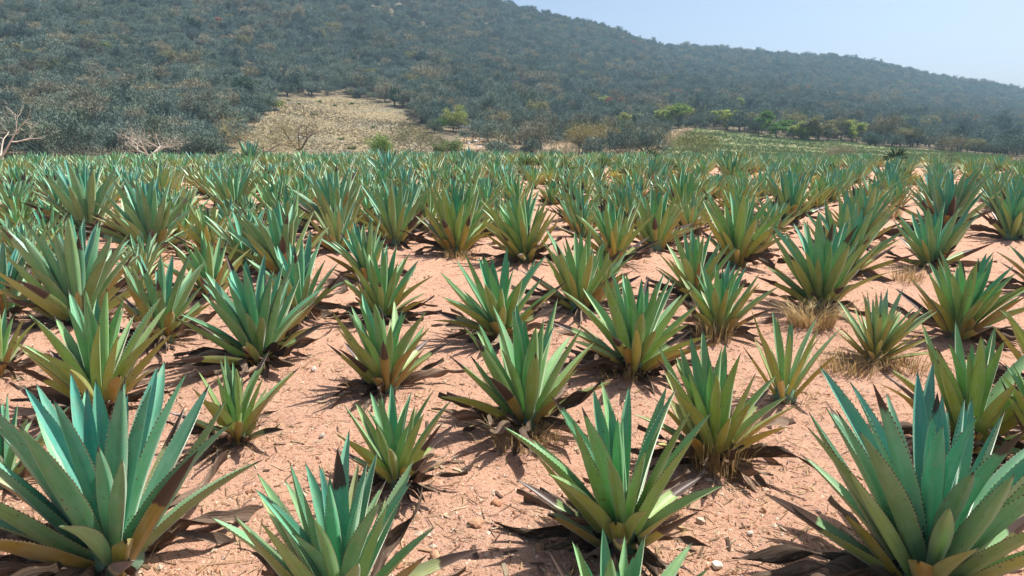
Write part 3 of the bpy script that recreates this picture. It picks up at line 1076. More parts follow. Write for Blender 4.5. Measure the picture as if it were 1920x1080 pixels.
iv = np.array([(1, 0, 0), (0, 1, 0), (-1, 0, 0), (0, -1, 0), (0, 0, 1), (0, 0, -1)], float)
jf = np.array([(0, 1, 4), (1, 2, 4), (2, 3, 4), (3, 0, 4), (1, 0, 5), (2, 1, 5), (3, 2, 5), (0, 3, 5)])
n = 46000
rr_ = 3.4 + 20 * rs.random(n) ** 1.6
aa = rs.uniform(-R(44), R(44), n)
X, Y = rr_ * np.sin(aa), rr_ * np.cos(aa)
sz = .0065 + .014 * rs.random(n) ** 3 + .024 * rs.random(n) ** 45
jit = rs.uniform(.62, 1.25, (n, len(iv), 1))
sq = np.stack([rs.uniform(.8, 1.4, n), rs.uniform(.7, 1.2, n), rs.uniform(.45, .8, n)], 1)
P = iv[None] * jit * sq[:, None, :] * sz[:, None, None]
ra = rs.uniform(0, 6.28, n)
P = np.stack([P[..., 0] * np.cos(ra)[:, None] - P[..., 1] * np.sin(ra)[:, None], P[..., 0] * np.sin(ra)[:, None] + P[..., 1] * np.cos(ra)[:, None], P[..., 2]], -1)
P[..., 0] += X[:, None]
P[..., 1] += Y[:, None]
P[..., 2] += (field_z(X, Y) + sz * .15)[:, None]
pc = np.array([(.52, .30, .19), (.42, .22, .13), (.60, .46, .36), (.34, .17, .10), (.58, .36, .24), (.62, .46, .36)])[rs.integers(6, size=n)] * rs.uniform(.75, 1.1, (n, 1))
acc = Acc()
nv = len(iv)
acc.add(P.reshape(-1, 3), T=(jf[None] + (np.arange(n) * nv)[:, None, None]).reshape(-1, 3), col=np.repeat(pc, nv, 0))
tag(obj('gravel', acc.mesh('gravel', [M_STONE], smooth=False)), 'small pink and pale gravel strewn over the soil', 'gravel', kind='stuff')


def stone_mesh(seed, col):
    import bmesh
    bm = bmesh.new()
    bmesh.ops.create_icosphere(bm, subdivisions=2, radius=1)
    r2 = np.random.default_rng(seed)
    pl = r2.normal(size=(9, 3))
    pl /= np.linalg.norm(pl, axis=1)[:, None]
    dd = r2.uniform(.55, .95, 9)
    V = np.array([v.co[:] for v in bm.verts])
    Fc = np.array([[v.index for v in f.verts] for f in bm.faces])
    bm.free()
    for p_, d_ in zip(pl, dd):
        k = V @ p_
        V = V - np.where(k > d_, k - d_, 0)[:, None] * p_
    V *= (1 + .05 * r2.normal(size=(len(V), 1)))
    a = Acc()
    a.add(V, T=Fc, col=col)
    return a.mesh('stone_%d' % seed, [M_STONE], smooth=False)


STONES = [stone_mesh(i, c) for i, c in enumerate([(.50, .29, .18), (.58, .44, .34), (.42, .21, .12), (.62, .55, .48)])]
for i, (px, py, wpx, k, lb) in enumerate([
        (893, 985, 30, 0, 'angular orange-brown stone on bare soil at the bottom centre'),
        (1344, 1066, 24, 3, 'pale rounded stone at the bottom edge right of centre'),
        (930, 943, 22, 2, 'flat reddish stone just above the angular orange one'),
        (1406, 1012, 13, 3, 'small white stone left of the lowest leaf of the largest agave'),
        (815, 1040, 24, 0, 'dusty stone right of the agave cut off at the bottom'),
        (567, 930, 20, 1, 'pinkish stone between the two bottom left agaves'),
        (1313, 985, 22, 1, 'flat pale stone right of the upright bottom agave'),
        (605, 830, 14, 3, 'small light stone on the bare patch left of centre'),
        (590, 706, 15, 3, 'grey-white stone right of the dark-skirted agave'),
        (1010, 1030, 18, 2, 'rough brown stone left of the upright bottom agave'),
        (1568, 800, 12, 3, 'small white stone between the narrow fan plant and the bottom right giant'),
        (1430, 968, 16, 0, 'tan stone beside the lowest leaf of the largest agave')]):
    p = plane_hit(px, py)
    s = wpx * .5 * np.linalg.norm(p - np.array([0, 0, CAM_H])) / F
    o = obj('stone', STONES[k])
    o.location = (p[0], p[1], p[2] + s * .25)
    o.scale = (s * 1.1, s * .85, s * .7)
    o.rotation_euler = (.2 * i, .13 * i, i * 1.3)
    tag(o, lb, 'stone', 'loose stones on the field')


# ------------------------------------------------------------------ trees
def tube(acc, p0, p1, r0, r1, sides=5, col=(.2, .16, .12)):
    p0, p1 = np.asarray(p0, float), np.asarray(p1, float)
    d = p1 - p0
    d = d / (np.linalg.norm(d) + 1e-9)
    a = np.cross(d, [0.3, .2, 1.0] if abs(d[2]) < .9 else [1.0, .1, 0])
    a /= np.linalg.norm(a)
    b = np.cross(d, a)
    V = []
    for p, r in ((p0, r0), (p1, r1)):
        for i in range(sides):
            t = 2 * math.pi * i / sides
            V.append(p + (a * math.cos(t) + b * math.sin(t)) * r)
    Q = [[i, (i + 1) % sides, sides + (i + 1) % sides, sides + i] for i in range(sides)]
    acc.add(V, Q=Q, col=col)


def limbs(rs, acc, p, d, ln, r, level, tips, col, spread=.6, up=.12, sides=5, bend=.22):
    segs = 3 if level > 0 else 2
    for s in range(segs):
        d = d + rs.normal(0, bend, 3) * .6
        d[2] += up * .4
        d = d / np.linalg.norm(d)
        q = p + d * ln / segs
        r2 = r * (.86 if level else .7)
        tube(acc, p, q, r, r2, sides if level > 1 else 4, col)
        p, r = q, r2
        if level > 0 and s > 0:
            k = 2 if s == segs - 1 else 1
            for _ in range(k):
                dn = d + rs.normal(0, spread, 3)
                dn[2] = dn[2] * .6 + up
                dn /= np.linalg.norm(dn)
                limbs(rs, acc, p, dn, ln * rs.uniform(.55, .8), r * .68, level - 1, tips, col, spread, up, sides, bend)
    tips.append((p, d))


def sliver_cloud(rs, acc, n, tips, rad, ln, w, cols, outward=1.0, flat=1.0, center=None):
    """thin twigs (triangles) round the limb ends"""
    P = np.array([t[0] for t in tips])
    D = np.array([t[1] for t in tips])
    k = rs.integers(len(P), size=n)
    p = P[k] + rs.normal(0, rad, (n, 3)) * np.array([1, 1, flat])
    d = D[k] * outward + rs.normal(0, .75, (n, 3))
    d[:, 2] += .35
    d /= np.linalg.norm(d, axis=1)[:, None]
    l_ = ln * rs.uniform(.5, 1.2, n)
    sd = np.cross(d, rs.normal(size=(n, 3)))
    sd /= np.linalg.norm(sd, axis=1)[:, None]
    ww = w * rs.uniform(.6, 1.4, n)
    V = np.stack([p - sd * ww[:, None], p + sd * ww[:, None], p + d * l_[:, None] + rs.normal(0, .05, (n, 3))], 1)
    c = np.array(cols)[rs.integers(len(cols), size=n)] * rs.uniform(.75, 1.2, (n, 1))
    acc.add(V.reshape(-1, 3), T=np.arange(n * 3).reshape(n, 3), col=np.repeat(c, 3, 0))


def leaf_cloud(rs, acc, n, tips, rad, size, cols, flat=.6):
    P = np.array([t[0] for t in tips])
    k = rs.integers(len(P), size=n)
    p = P[k] + rs.normal(0, rad, (n, 3)) * np.array([1, 1, flat])
    a = rs.normal(size=(n, 3))
    a[:, 2] *= .5
    a /= np.linalg.norm(a, axis=1)[:, None]
    b = np.cross(a, rs.normal(size=(n, 3)))
    b /= np.linalg.norm(b, axis=1)[:, None]
    s = size * rs.uniform(.5, 1.3, (n, 1))
    V = np.stack([p - a * s, p - b * s * .5, p + a * s, p + b * s * .5], 1)
    c = np.array(cols)[rs.integers(len(cols), size=n)] * rs.uniform(.7, 1.2, (n, 1))
    acc.add(V.reshape(-1, 3), Q=np.arange(n * 4).reshape(n, 4), col=np.repeat(c, 4, 0))


GREY = ((.175, .215, .190), (.125, .172, .160), (.21, .235, .205), (.135, .190, .155))
BROWN = ((.27, .245, .185), (.22, .20, .15), (.31, .28, .21))
TAN = ((.42, .33, .17), (.35, .27, .14), (.48, .39, .22))
PALE = ((.36, .31, .25), (.28, .24, .19), (.42, .37, .30))
GREEN = ((.12, .25, .04), (.09, .20, .035), (.17, .31, .055))
YGREEN = ((.34, .42, .08), (.27, .36, .07), (.40, .44, .11))
DKGREEN = ((.03, .075, .03), (.04, .095, .035), (.025, .06, .03))
RED = ((.34, .13, .06), (.28, .12, .06), (.38, .18, .08))
OLIVE = ((.22, .22, .09), (.18, .19, .08), (.26, .25, .12))


def tree_meshes(seed, h=4.5, w=3.0, level=2, trunks=1, bark=(.13, .11, .09), twig_cols=GREY, n_twig=700, twig_len=.75, twig_w=.022, rad=.45,
                leaf_cols=None, n_leaf=0, leaf_size=.14, leaf_rad=.35, up=.15, spread=.7, trunk_h=.25, trunk_r=.13, flat=.8, lean=(0, 0)):
    rs_ = np.random.default_rng(seed)
    ta, ca, tips = Acc(), Acc(), []
    for k in range(trunks):
        base = np.array([rs_.normal(0, .25 if trunks > 1 else 0), rs_.normal(0, .25 if trunks > 1 else 0), -.3])
        d = np.array([lean[0] + rs_.normal(0, .12 + .25 * (trunks > 1)), lean[1] + rs_.normal(0, .12 + .25 * (trunks > 1)), 1.0])
        d /= np.linalg.norm(d)
        top = base + d * (h * trunk_h + .3)
        tube(ta, base, top, trunk_r * 1.25, trunk_r, 7, bark)
        nl = 4 if trunks == 1 else 3
        for j in range(nl):
            an = 2 * math.pi * (j + rs_.uniform(-.25, .25)) / nl
            dn = np.array([math.cos(an) * w / h * 1.3 + d[0] * .6, math.sin(an) * w / h * 1.3 + d[1] * .6, .9 + rs_.uniform(-.2, .3)])
            dn /= np.linalg.norm(dn)
            limbs(rs_, ta, top, dn, h * rs_.uniform(.3, .42), trunk_r * .7, level, tips, bark, spread, up)
    T = np.array([t[0] for t in tips])
    # normalise the crown to the asked size
    ex = np.percentile(np.abs(T[:, :2] - T[:, :2].mean(0)), 95) + .3
    sxy = (w / 2) / ex * 1.0
    sz = h / (np.percentile(T[:, 2], 97) + .35)
    S = np.array([sxy, sxy, sz])
    for V in ta.V: V *= S
    tips = [(t[0] * S, t[1]) for t in tips]
    if n_twig: sliver_cloud(rs_, ca, n_twig, tips, rad, twig_len, twig_w, twig_cols, flat=flat)
    if n_leaf: leaf_cloud(rs_, ca, n_leaf, tips, leaf_rad, leaf_size, leaf_cols, flat=flat * .8)
    return ta.mesh('trunk_mesh_%d' % seed, [M_BARK]), ca.mesh('crown_mesh_%d' % seed, [M_FOL if n_leaf else M_TWIG], smooth=False)


def plant_tree(name, p, meshes, label, cat='tree', group=None, scale=1.0, rz=0.0):
    root = empty(name, p, rz)
    root.scale = (scale,) * 3 if not isinstance(scale, tuple) else scale
    obj('trunk', meshes[0], root)
    obj('crown', meshes[1], root)
    tag(root, label, cat, group)
    return root


# bare trees of the thicket
BARE = []
for i in range(8):
    BARE.append(tree_meshes(900 + i, h=[4.2, 3.6, 4.8, 3.2, 4.0, 5.0, 3.0, 4.4][i], w=[4.6, 4.2, 5.0, 4.4, 5.2, 4.4, 3.8, 5.4][i], level=2, trunks=[1, 3, 1, 2, 1, 1, 3, 2][i],
                            bark=(.10, .085, .07), twig_cols=[GREY, GREY, BROWN, GREY, GREY, GREY, GREY, GREY][i], n_twig=3200, twig_len=.48, twig_w=.038, rad=.34, trunk_h=.22, trunk_r=.11))

GREENP = [tree_meshes(930 + i, h=4.2, w=4.6, bark=(.10, .085, .07), n_twig=0, leaf_cols=[DKGREEN, OLIVE, ((.11, .13, .06), (.09, .11, .055))][i], n_leaf=2600, leaf_size=.15, leaf_rad=.4, trunk_h=.2, trunk_r=.11) for i in range(3)]
# sample points on the hill
rs = np.random.default_rng(21)
cell = 3.9
gx, gy = np.meshgrid(np.arange(-420, 760, cell), np.arange(60, 1040, cell))
gx = gx.ravel() + rs.uniform(-.5, .5, gx.size) * cell
gy = gy.ravel() + rs.uniform(-.5, .5, gy.size) * cell
r_ = np.hypot(gx, gy)
az = np.arctan2(gx, gy)
keep = (np.abs(az) < R(39)) & (r_ > np.maximum(99, np.interp(az, AZ_K, R0_K) - 70)) & (r_ < np.interp(az, AZ_K, RS_K) + 12)
gz = terrain_z(gx, gy)
ppx, ppy = project(gx, gy, gz)
keep &= (ppy > -70)
zn = zone_of(gx, gy)
keep &= (zn == 1) | ((zn == 4) & (rs.random(gx.size) < np.where(r_ < 175, .17, .4)))
dens = .93 + .5 * vnoise(gx, gy, 38, 31) + .35 * vnoise(gx, gy, 12, 32)
keep &= rs.random(gx.size) < np.clip(dens, .45, 1)
for px_, py_, w_ in [(1246, 240, 42), (1272, 240, 46), (1362, 243, 38), (1456, 258, 56), (1502, 262, 38), (1597, 266, 36), (1172, 250, 46), (1535, 264, 40), (853, 252, 44), (830, 246, 26), (1135, 205, 22), (1392, 208, 24)]:
    h_ = hit(px_, py_)
    rh = math.hypot(h_[0], h_[1])
    keep &= ~((np.abs(ppx - px_) < w_ * .55) & (r_ < rh + 2.5) & (r_ > rh - 30))
pts = np.stack([gx, gy, gz, r_, ppx, ppy, zn], 1)[keep]
pts = pts[np.argsort(pts[:, 3])]
print('hill trees:', len(pts))
N_IND = 290
vis = (pts[:, 4] > -40) & (pts[:, 4] < 1960)
ind = np.where(vis)[0][:N_IND]
rest = np.setdiff1d(np.arange(len(pts)), ind)


def bare_label(ppx, r_):
    zones = [(25, 'in the thicket left of the tall pale tree'), (130, 'right behind the tall pale tree at the left edge'), (215, 'between the two pale trees on the left'),
             (300, 'just left of the twisted-top pale tree'), (385, 'just right of the twisted-top pale tree'), (470, 'along the left side of the grassy clearing'),
             (860, 'along the upper edge of the grassy clearing'), (960, 'among the pale rocks right of the clearing'), (1060, 'left of the golden-topped tree, beyond the rocks'),
             (1160, 'behind the golden-topped tree'), (1330, 'behind the leftmost flat-topped green trees'), (1480, 'at the back of the crop strip near the dome tree'), (9999, 'beyond the right end of the crop strip')]
    z = next(t for m, t in zones if ppx < m)
    row = 'nearer' if r_ < 125 else 'farther'
    return '%s leafless grey tree %s' % (row, z), '%s bare trees %s' % (row, z)


for i in ind:
    x, y, z, rr2, px_, _, _ = pts[i]
    lb, gp = bare_label(px_, rr2)
    s = rs.uniform(.72, 1.15)
    plant_tree('bare_tree', (x, y, z), BARE[int(rs.integers(8))], lb, 'tree', gp, (s, s, s * rs.uniform(.85, 1.15)), rs.uniform(0, 6.28))

# the rest of the wood as one mass
proto = bpy.data.collections.new('wood_prototypes')
for i, (tm, cm) in enumerate(BARE + GREENP):
    j = bpy.data.meshes.new('wood_mesh_%d' % i)
    import bmesh
    bm = bmesh.new()
    bm.from_mesh(cm)
    nf = len(bm.faces)
    bm.from_mesh(tm)
    bm.faces.ensure_lookup_table()
    for f in bm.faces[nf:]: f.material_index = 1
    bm.to_mesh(j)
    bm.free()
    j.materials.append(M_TWIG if i < 8 else M_FOL)
    j.materials.append(M_BARK)
    po = bpy.data.objects.new('wood_tree_%02d' % i, j)
    proto.objects.link(po)

q = pts[rest]
nq = len(q)
me = bpy.data.meshes.new('hill_wood')
me.vertices.add(nq)
me.vertices.foreach_set('co', q[:, :3].astype(np.float32).ravel())
at = me.attributes.new('pidx', 'INT', 'POINT')
at.data.foreach_set('value', np.where(rs.random(nq) < .05, 8 + rs.integers(3, size=nq), rs.integers(8, size=nq)).astype(np.int32))
at = me.attributes.new('rotz', 'FLOAT_VECTOR', 'POINT')
rv = np.zeros((nq, 3), np.float32)
rv[:, 2] = rs.uniform(0, 6.28, nq)
at.data.foreach_set('vector', rv.ravel())
at = me.attributes.new('scl', 'FLOAT_VECTOR', 'POINT')
s = (.6 + .75 * rs.random((nq, 1)) ** 1.6) * (1 + .12 * (q[:, 3:4] > 300))
sv_ = np.concatenate([s, s, s * rs.uniform(.75, 1.15, (nq, 1))], 1).astype(np.float32)
at.data.foreach_set('vector', sv_.ravel())
wood = obj('hill_wood', me)
tag(wood, 'grey leafless woodland covering the hillside up to the skyline', 'woodland', kind='stuff')
ng = bpy.data.node_groups.new('hill_wood', 'GeometryNodeTree')
ng.interface.new_socket('Geometry', in_out='INPUT', socket_type='NodeSocketGeometry')
ng.interface.new_socket('Geometry', in_out='OUTPUT', socket_type='NodeSocketGeometry')
gi = ng.nodes.new('NodeGroupInput')
go = ng.nodes.new('NodeGroupOutput')
iop = ng.nodes.new('GeometryNodeInstanceOnPoints')
ci = ng.nodes.new('GeometryNodeCollectionInfo')
ci.inputs['Collection'].default_value = proto
ci.inputs['Separate Children'].default_value = True
ci.inputs['Reset Children'].default_value = True


def named(nm, dt):
    n_ = ng.nodes.new('GeometryNodeInputNamedAttribute')
    n_.data_type = dt
    n_.inputs['Name'].default_value = nm
    return n_.outputs[0]


iop.inputs['Pick Instance'].default_value = True
ng.links.new(gi.outputs[0], iop.inputs['Points'])
ng.links.new(ci.outputs[0], iop.inputs['Instance'])
ng.links.new(named('pidx', 'INT'), iop.inputs['Instance Index'])
ng.links.new(named('rotz', 'FLOAT_VECTOR'), iop.inputs['Rotation'])
ng.links.new(named('scl', 'FLOAT_VECTOR'), iop.inputs['Scale'])
ng.links.new(iop.outputs[0], go.inputs[0])
mod = wood.modifiers.new('wood', 'NODES')
mod.node_group = ng

# ------------------------------------------------------------------ trees and bushes picked out one by one
def special(name, px, r, py, w_px, h_px, label, cat='tree', seed=0, group=None, **kw):
    p = at_r(px, r) if r else hit(px, py)
    dist = math.hypot(p[0], p[1])
    kw['trunk_r'] = kw.get('trunk_r', .12) * .95
    kw['n_twig'] = int(kw.get('n_twig', 700) * 1.7)
    kw['twig_w'] = kw.get('twig_w', .02) * 1.5
    m = tree_meshes(seed, h=h_px * dist / F, w=w_px * dist / F, **kw)
    return plant_tree(name, p, m, label, cat, group)


BARKP = (.55, .49, .41)
special('bare_tree', 40, 92, 0, 125, 108, 'tall pale-branched leafless tree above the field at the left edge', seed=1201, level=3, bark=BARKP, twig_cols=PALE, n_twig=500, twig_len=.7, twig_w=.012, rad=.35, trunk_r=.2, trunk_h=.2)
special('bare_tree', 300, 92, 0, 100, 72, 'pale leafless tree with a twisted top above the field, right of the left-edge tree', seed=1202, level=3, bark=BARKP, twig_cols=PALE, n_twig=600, twig_len=.6, twig_w=.012, rad=.4, trunk_r=.15)
special('bare_tree', 175, 97, 0, 70, 34, 'low brown thorn bush between the two pale leafless trees', 'bush', seed=1203, trunks=3, bark=(.16, .11, .08), twig_cols=BROWN, n_twig=700, twig_len=.6, twig_w=.012, trunk_r=.07)
special('bare_tree', 232, 97, 0, 64, 30, 'low dark leafless bush left of the twisted-top tree', 'bush', seed=1204, trunks=3, bark=(.14, .10, .08), twig_cols=BROWN, n_twig=600, twig_len=.6, twig_w=.012, trunk_r=.07)
special('bare_tree', 525, 93, 0, 120, 84, 'wide thin-crowned tree with olive twigs at the left end of the clearing', seed=1205, level=3, bark=(.25, .21, .16), twig_cols=OLIVE + TAN, n_twig=1300, twig_len=.6, twig_w=.010, rad=.5, trunk_r=.14, lean=(-.35, 0))
special('bare_tree', 566, 97, 0, 95, 86, 'dark leaning leafless tree in front of the clearing beside a white boulder', seed=1206, level=3, bark=(.12, .09, .07), twig_cols=BROWN + TAN, n_twig=900, twig_len=.6, twig_w=.010, rad=.45, trunk_r=.15, lean=(.45, 0))
special('green_bush', 722, 112, 0, 46, 40, 'bright green rounded bush in front of the clearing', 'bush', seed=1207, trunks=3, n_twig=0, leaf_cols=GREEN + YGREEN[:1], n_leaf=5200, leaf_size=.10, leaf_rad=.34, trunk_r=.06, trunk_h=.12, flat=1.1)
special('bare_bush', 780, 108, 0, 92, 54, 'round tan bush with forked white branches right of the bright green bush', 'bush', seed=1208, level=3, trunks=2, bark=(.45, .38, .30), twig_cols=OLIVE + TAN, n_twig=2600, twig_len=.5, twig_w=.011, rad=.4, trunk_r=.11)
special('green_bush', 833, 113, 0, 28, 30, 'olive-green bush, left one of a pair beside the white-branched bush', 'bush', seed=1209, trunks=3, n_twig=0, leaf_cols=GREEN + OLIVE, n_leaf=3000, leaf_size=.10, leaf_rad=.3, trunk_r=.05, trunk_h=.12, flat=1.1)
special('green_bush', 858, 113, 0, 28, 28, 'olive-green bush, right one of a pair beside the white-branched bush', 'bush', seed=1210, trunks=3, n_twig=0, leaf_cols=GREEN + OLIVE, n_leaf=3000, leaf_size=.10, leaf_rad=.3, trunk_r=.05, trunk_h=.12, flat=1.1)
special('green_tree', 853, 0, 252, 44, 52, 'yellow-green tree at the right corner of the clearing', seed=1211, n_twig=0, leaf_cols=YGREEN + OLIVE[:1], n_leaf=3200, leaf_size=.12, leaf_rad=.35, trunk_r=.10, trunk_h=.4)
special('green_bush', 830, 0, 246, 26, 24, 'deep green bush below the yellow-green tree at the corner of the clearing', 'bush', seed=1212, trunks=3, n_twig=0, leaf_cols=GREEN, n_leaf=2400, leaf_size=.12, leaf_rad=.35, trunk_r=.05, trunk_h=.15)
special('bare_tree', 1105, 108, 0, 98, 58, 'round golden-topped leafless tree right of centre with crossing pale limbs', seed=1213, level=3, trunks=2, bark=(.30, .25, .20), twig_cols=TAN + OLIVE, n_twig=3200, twig_len=.55, twig_w=.011, rad=.45, trunk_r=.12)
special('bare_tree', 1010, 126, 0, 40, 46, 'dark slender tree with a few green leaves left of the golden-topped tree', seed=1214, bark=(.07, .06, .05), twig_cols=DKGREEN + GREY, n_twig=700, twig_len=.6, twig_w=.014, trunk_r=.1, trunk_h=.4, lean=(.3, 0))
special('bare_bush', 948, 112, 0, 40, 42, 'thin tan leafless bush in front of the pale rocks', 'bush', seed=1215, trunks=2, bark=(.3, .25, .18), twig_cols=TAN, n_twig=500, twig_len=.6, twig_w=.011, trunk_r=.07)
special('bare_bush', 1210, 112, 0, 95, 44, 'wide tan leafless thicket bush left of the crop strip', 'bush', seed=1216, trunks=3, level=3, bark=(.26, .21, .15), twig_cols=TAN + BROWN, n_twig=2000, twig_len=.6, twig_w=.012, rad=.5, trunk_r=.06)
special('bare_bush', 1290, 104, 0, 85, 46, 'olive twiggy bush covering the near left corner of the crop strip', 'bush', seed=1217, trunks=3, level=3, bark=(.22, .18, .12), twig_cols=OLIVE, n_twig=1800, twig_len=.6, twig_w=.011, rad=.5, trunk_r=.05)
special('bare_bush', 1160, 118, 0, 70, 34, 'low tan bush right of the golden-topped tree', 'bush', seed=1218, trunks=3, bark=(.26, .21, .15), twig_cols=TAN, n_twig=1300, twig_len=.6, twig_w=.012, rad=.5, trunk_r=.06)
special('bare_bush', 1560, 112, 0, 60, 22, 'low brown bush at the near edge of the crop strip', 'bush', seed=1219, trunks=3, bark=(.2, .15, .1), twig_cols=BROWN, n_twig=900, twig_len=.5, twig_w=.012, rad=.4, trunk_r=.05)
special('bare_bush', 1755, 102, 0, 36, 48, 'thin dark leafless bush standing up before the right wooded slope', 'bush', seed=1220, trunks=2, bark=(.13, .10, .08), twig_cols=BROWN, n_twig=350, twig_len=.6, twig_w=.010, rad=.35, trunk_r=.05)
special('bare_tree', 1900, 92, 0, 110, 36, 'low tangled grey tree at the right edge of the crest', seed=1221, trunks=3, level=3, bark=(.14, .12, .10), twig_cols=GREY + BROWN, n_twig=900, twig_len=.6, twig_w=.010, rad=.4, trunk_r=.08)
FLAT = dict(n_twig=260, twig_cols=GREY, twig_len=.7, twig_w=.03, n_leaf=5200, leaf_size=.22, leaf_rad=.42, flat=.55, trunk_h=.28, trunk_r=.16, bark=(.08, .07, .06), up=.02)
for i, (px, py, w, h, cols, lb) in enumerate([
        (1246, 240, 42, 36, YGREEN, 'flat-topped pale green tree, leftmost above the crop strip'),
        (1272, 240, 46, 42, YGREEN + GREEN, 'leaning flat-topped tree second from the left above the crop strip'),
        (1362, 243, 38, 34, YGREEN, 'flat-topped pale green tree standing alone above the crop strip middle'),
        (1456, 258, 56, 44, GREEN, 'bright green dome-shaped tree at the back of the crop strip'),
        (1502, 262, 38, 30, YGREEN, 'yellow-green tree just right of the bright green dome tree'),
        (1597, 266, 36, 36, YGREEN, 'flat-topped green tree right of the yellow-green one, behind the crop strip'),
        (1172, 250, 46, 36, OLIVE + YGREEN, 'olive-yellow tree above the tan thicket bush'),
        (1535, 264, 50, 40, OLIVE, 'dull olive tree between the yellow-green and the flat-topped green ones'),
        (1135, 205, 22, 22, YGREEN, 'lime-green tree on the slope above the golden-topped tree'),
        (1004, 226, 34, 28, OLIVE + YGREEN, 'olive-green tree on the slope left of the golden-topped tree'),
        (1392, 208, 24, 22, YGREEN, 'lime-green tree higher on the slope above the crop strip'),
        (1697, 246, 40, 24, OLIVE + GREEN, 'dull green tree low on the far right slope'),
        (197, 104, 24, 20, YGREEN, 'lone lime-green tree high on the left slope'),
        (35, 116, 40, 24, OLIVE, 'olive tree high at the left edge'),
        (330, 205, 34, 26, OLIVE, 'olive-green tree in the thicket left of the clearing'),
        (505, 206, 30, 26, YGREEN + OLIVE, 'yellowish bush at the upper left corner of the clearing')]):
    special('green_tree', px, 0, py, w, h, lb, seed=1300 + i, leaf_cols=cols, **FLAT)
for i, (px, py, w, lb) in enumerate([
        (1148, 206, 36, 'rust-red leafy tree beside the lime-green one'),
        (1262, 186, 30, 'rust-red tree above the leftmost flat-topped trees'),
        (1503, 182, 26, 'rust-orange tree high on the right slope'),
        (1824, 242, 34, 'rust-orange tree low on the far right slope'),
        (408, 54, 28, 'rust-orange tree high on the slope left of centre'),
        (470, 145, 26, 'rusty tree above the left edge of the clearing'),
        (1186, 92, 24, 'rust-orange tree near the skyline right of centre'),
        (1668, 246, 22, 'small rusty tree left of the dull green one on the right'),
        (395, 188, 24, 'faded red tree left of the clearing')]):
    special('rusty_tree', px, 0, py, w, w * .6, lb, seed=1400 + i, leaf_cols=RED, group='rust-coloured trees on the hill', **FLAT)


# candelabra cacti
def cactus_mesh(seed):
    r2 = np.random.default_rng(seed)
    a = Acc()
    c = (.035, .075, .035)
    tube(a, (0, 0, -.3), (0, 0, 1.3), .22, .2, 7, (.09, .08, .06))
    for k in range(9):
        an = k * 2.4
        o_ = np.array([math.cos(an), math.sin(an), 0]) * r2.uniform(.1, 1.0)
        z0 = 1.0 + r2.uniform(0, .3)
        e = np.array([o_[0] * 1.2, o_[1] * 1.2, z0 + .5])
        tube(a, (0, 0, z0), e, .15, .17, 7, c)
        t = e + np.array([r2.normal(0, .1), r2.normal(0, .1), r2.uniform(1.2, 2.8)])
        tube(a, e, t, .17, .15, 7, c)
        tube(a, t, t + np.array([0, 0, .18]), .15, .03, 7, c)
    return a.mesh('cactus_mesh_%d' % seed, [M_CACT])


CACT = [cactus_mesh(i) for i in range(3)]
rs = np.random.default_rng(55)
for i, (px, py) in enumerate([(125, 100), (170, 95), (398, 125), (300, 165), (335, 160), (385, 170), (645, 150), (728, 142), (800, 120), (852, 130), (900, 128),
                              (980, 138), (1055, 135), (1105, 135), (1230, 112), (1330, 165), (1262, 140), (1452, 145), (1300, 200), (1335, 208), (1530, 165), (1690, 205), (1852, 205),
                              (1140, 66), (1215, 82), (1320, 98), (1400, 100), (740, 200), (1080, 165), (560, 175)]):
    p = hit(px, py)
    o = obj('candelabra_cactus', CACT[i % 3])
    o.location = p
    s = rs.uniform(.7, 1.15)
    o.scale = (s, s, s * 1.05)
    o.rotation_euler = (0, 0, rs.uniform(0, 6.28))
    side = 'left of the clearing' if px < 500 else ('above the clearing' if px < 820 else ('on the slope right of the clearing' if px < 1300 else 'on the right slope'))
    tag(o, 'dark branching cactus rising from the woodland ' + side, 'cactus', 'branching cacti ' + side)

# yuccas in the far part of the field
def yucca_mesh(seed, cols):
    r2 = np.random.default_rng(seed)
    n = 150
    d = r2.normal(size=(n, 3))
    d[:, 2] = np.abs(d[:, 2]) * .9 - .15
    d /= np.linalg.norm(d, axis=1)[:, None]
    sd = np.cross(d, r2.normal(size=(n, 3)))
    sd /= np.linalg.norm(sd, axis=1)[:, None]
    p = np.array([0, 0, .45]) + d * .06
    l_ = r2.uniform(.42, .6, (n, 1))
    V = np.stack([p - sd * .012, p + sd * .012, p + d * l_ * .6 + sd * .014, p + d * l_ - np.array([0, 0, .03]), p + d * l_ * .6 - sd * .014], 1)
    c = np.array(cols)[r2.integers(len(cols), size=n)] * r2.uniform(.7, 1.3, (n, 1))
    a = Acc()
    b = np.arange(n)[:, None] * 5
    a.add(V.reshape(-1, 3), Q=b + np.array([[0, 1, 2, 4]]), T=b + np.array([[4, 2, 3]]), col=np.repeat(c, 5, 0))
    t = Acc()
    tube(t, (0, 0, -.1), (0, 0, .45), .09, .07, 7, (.13, .09, .06))
    return t.mesh('yucca_trunk_%d' % seed, [M_BARK]), a.mesh('yucca_crown_%d' % seed, [M_YUC], smooth=False)


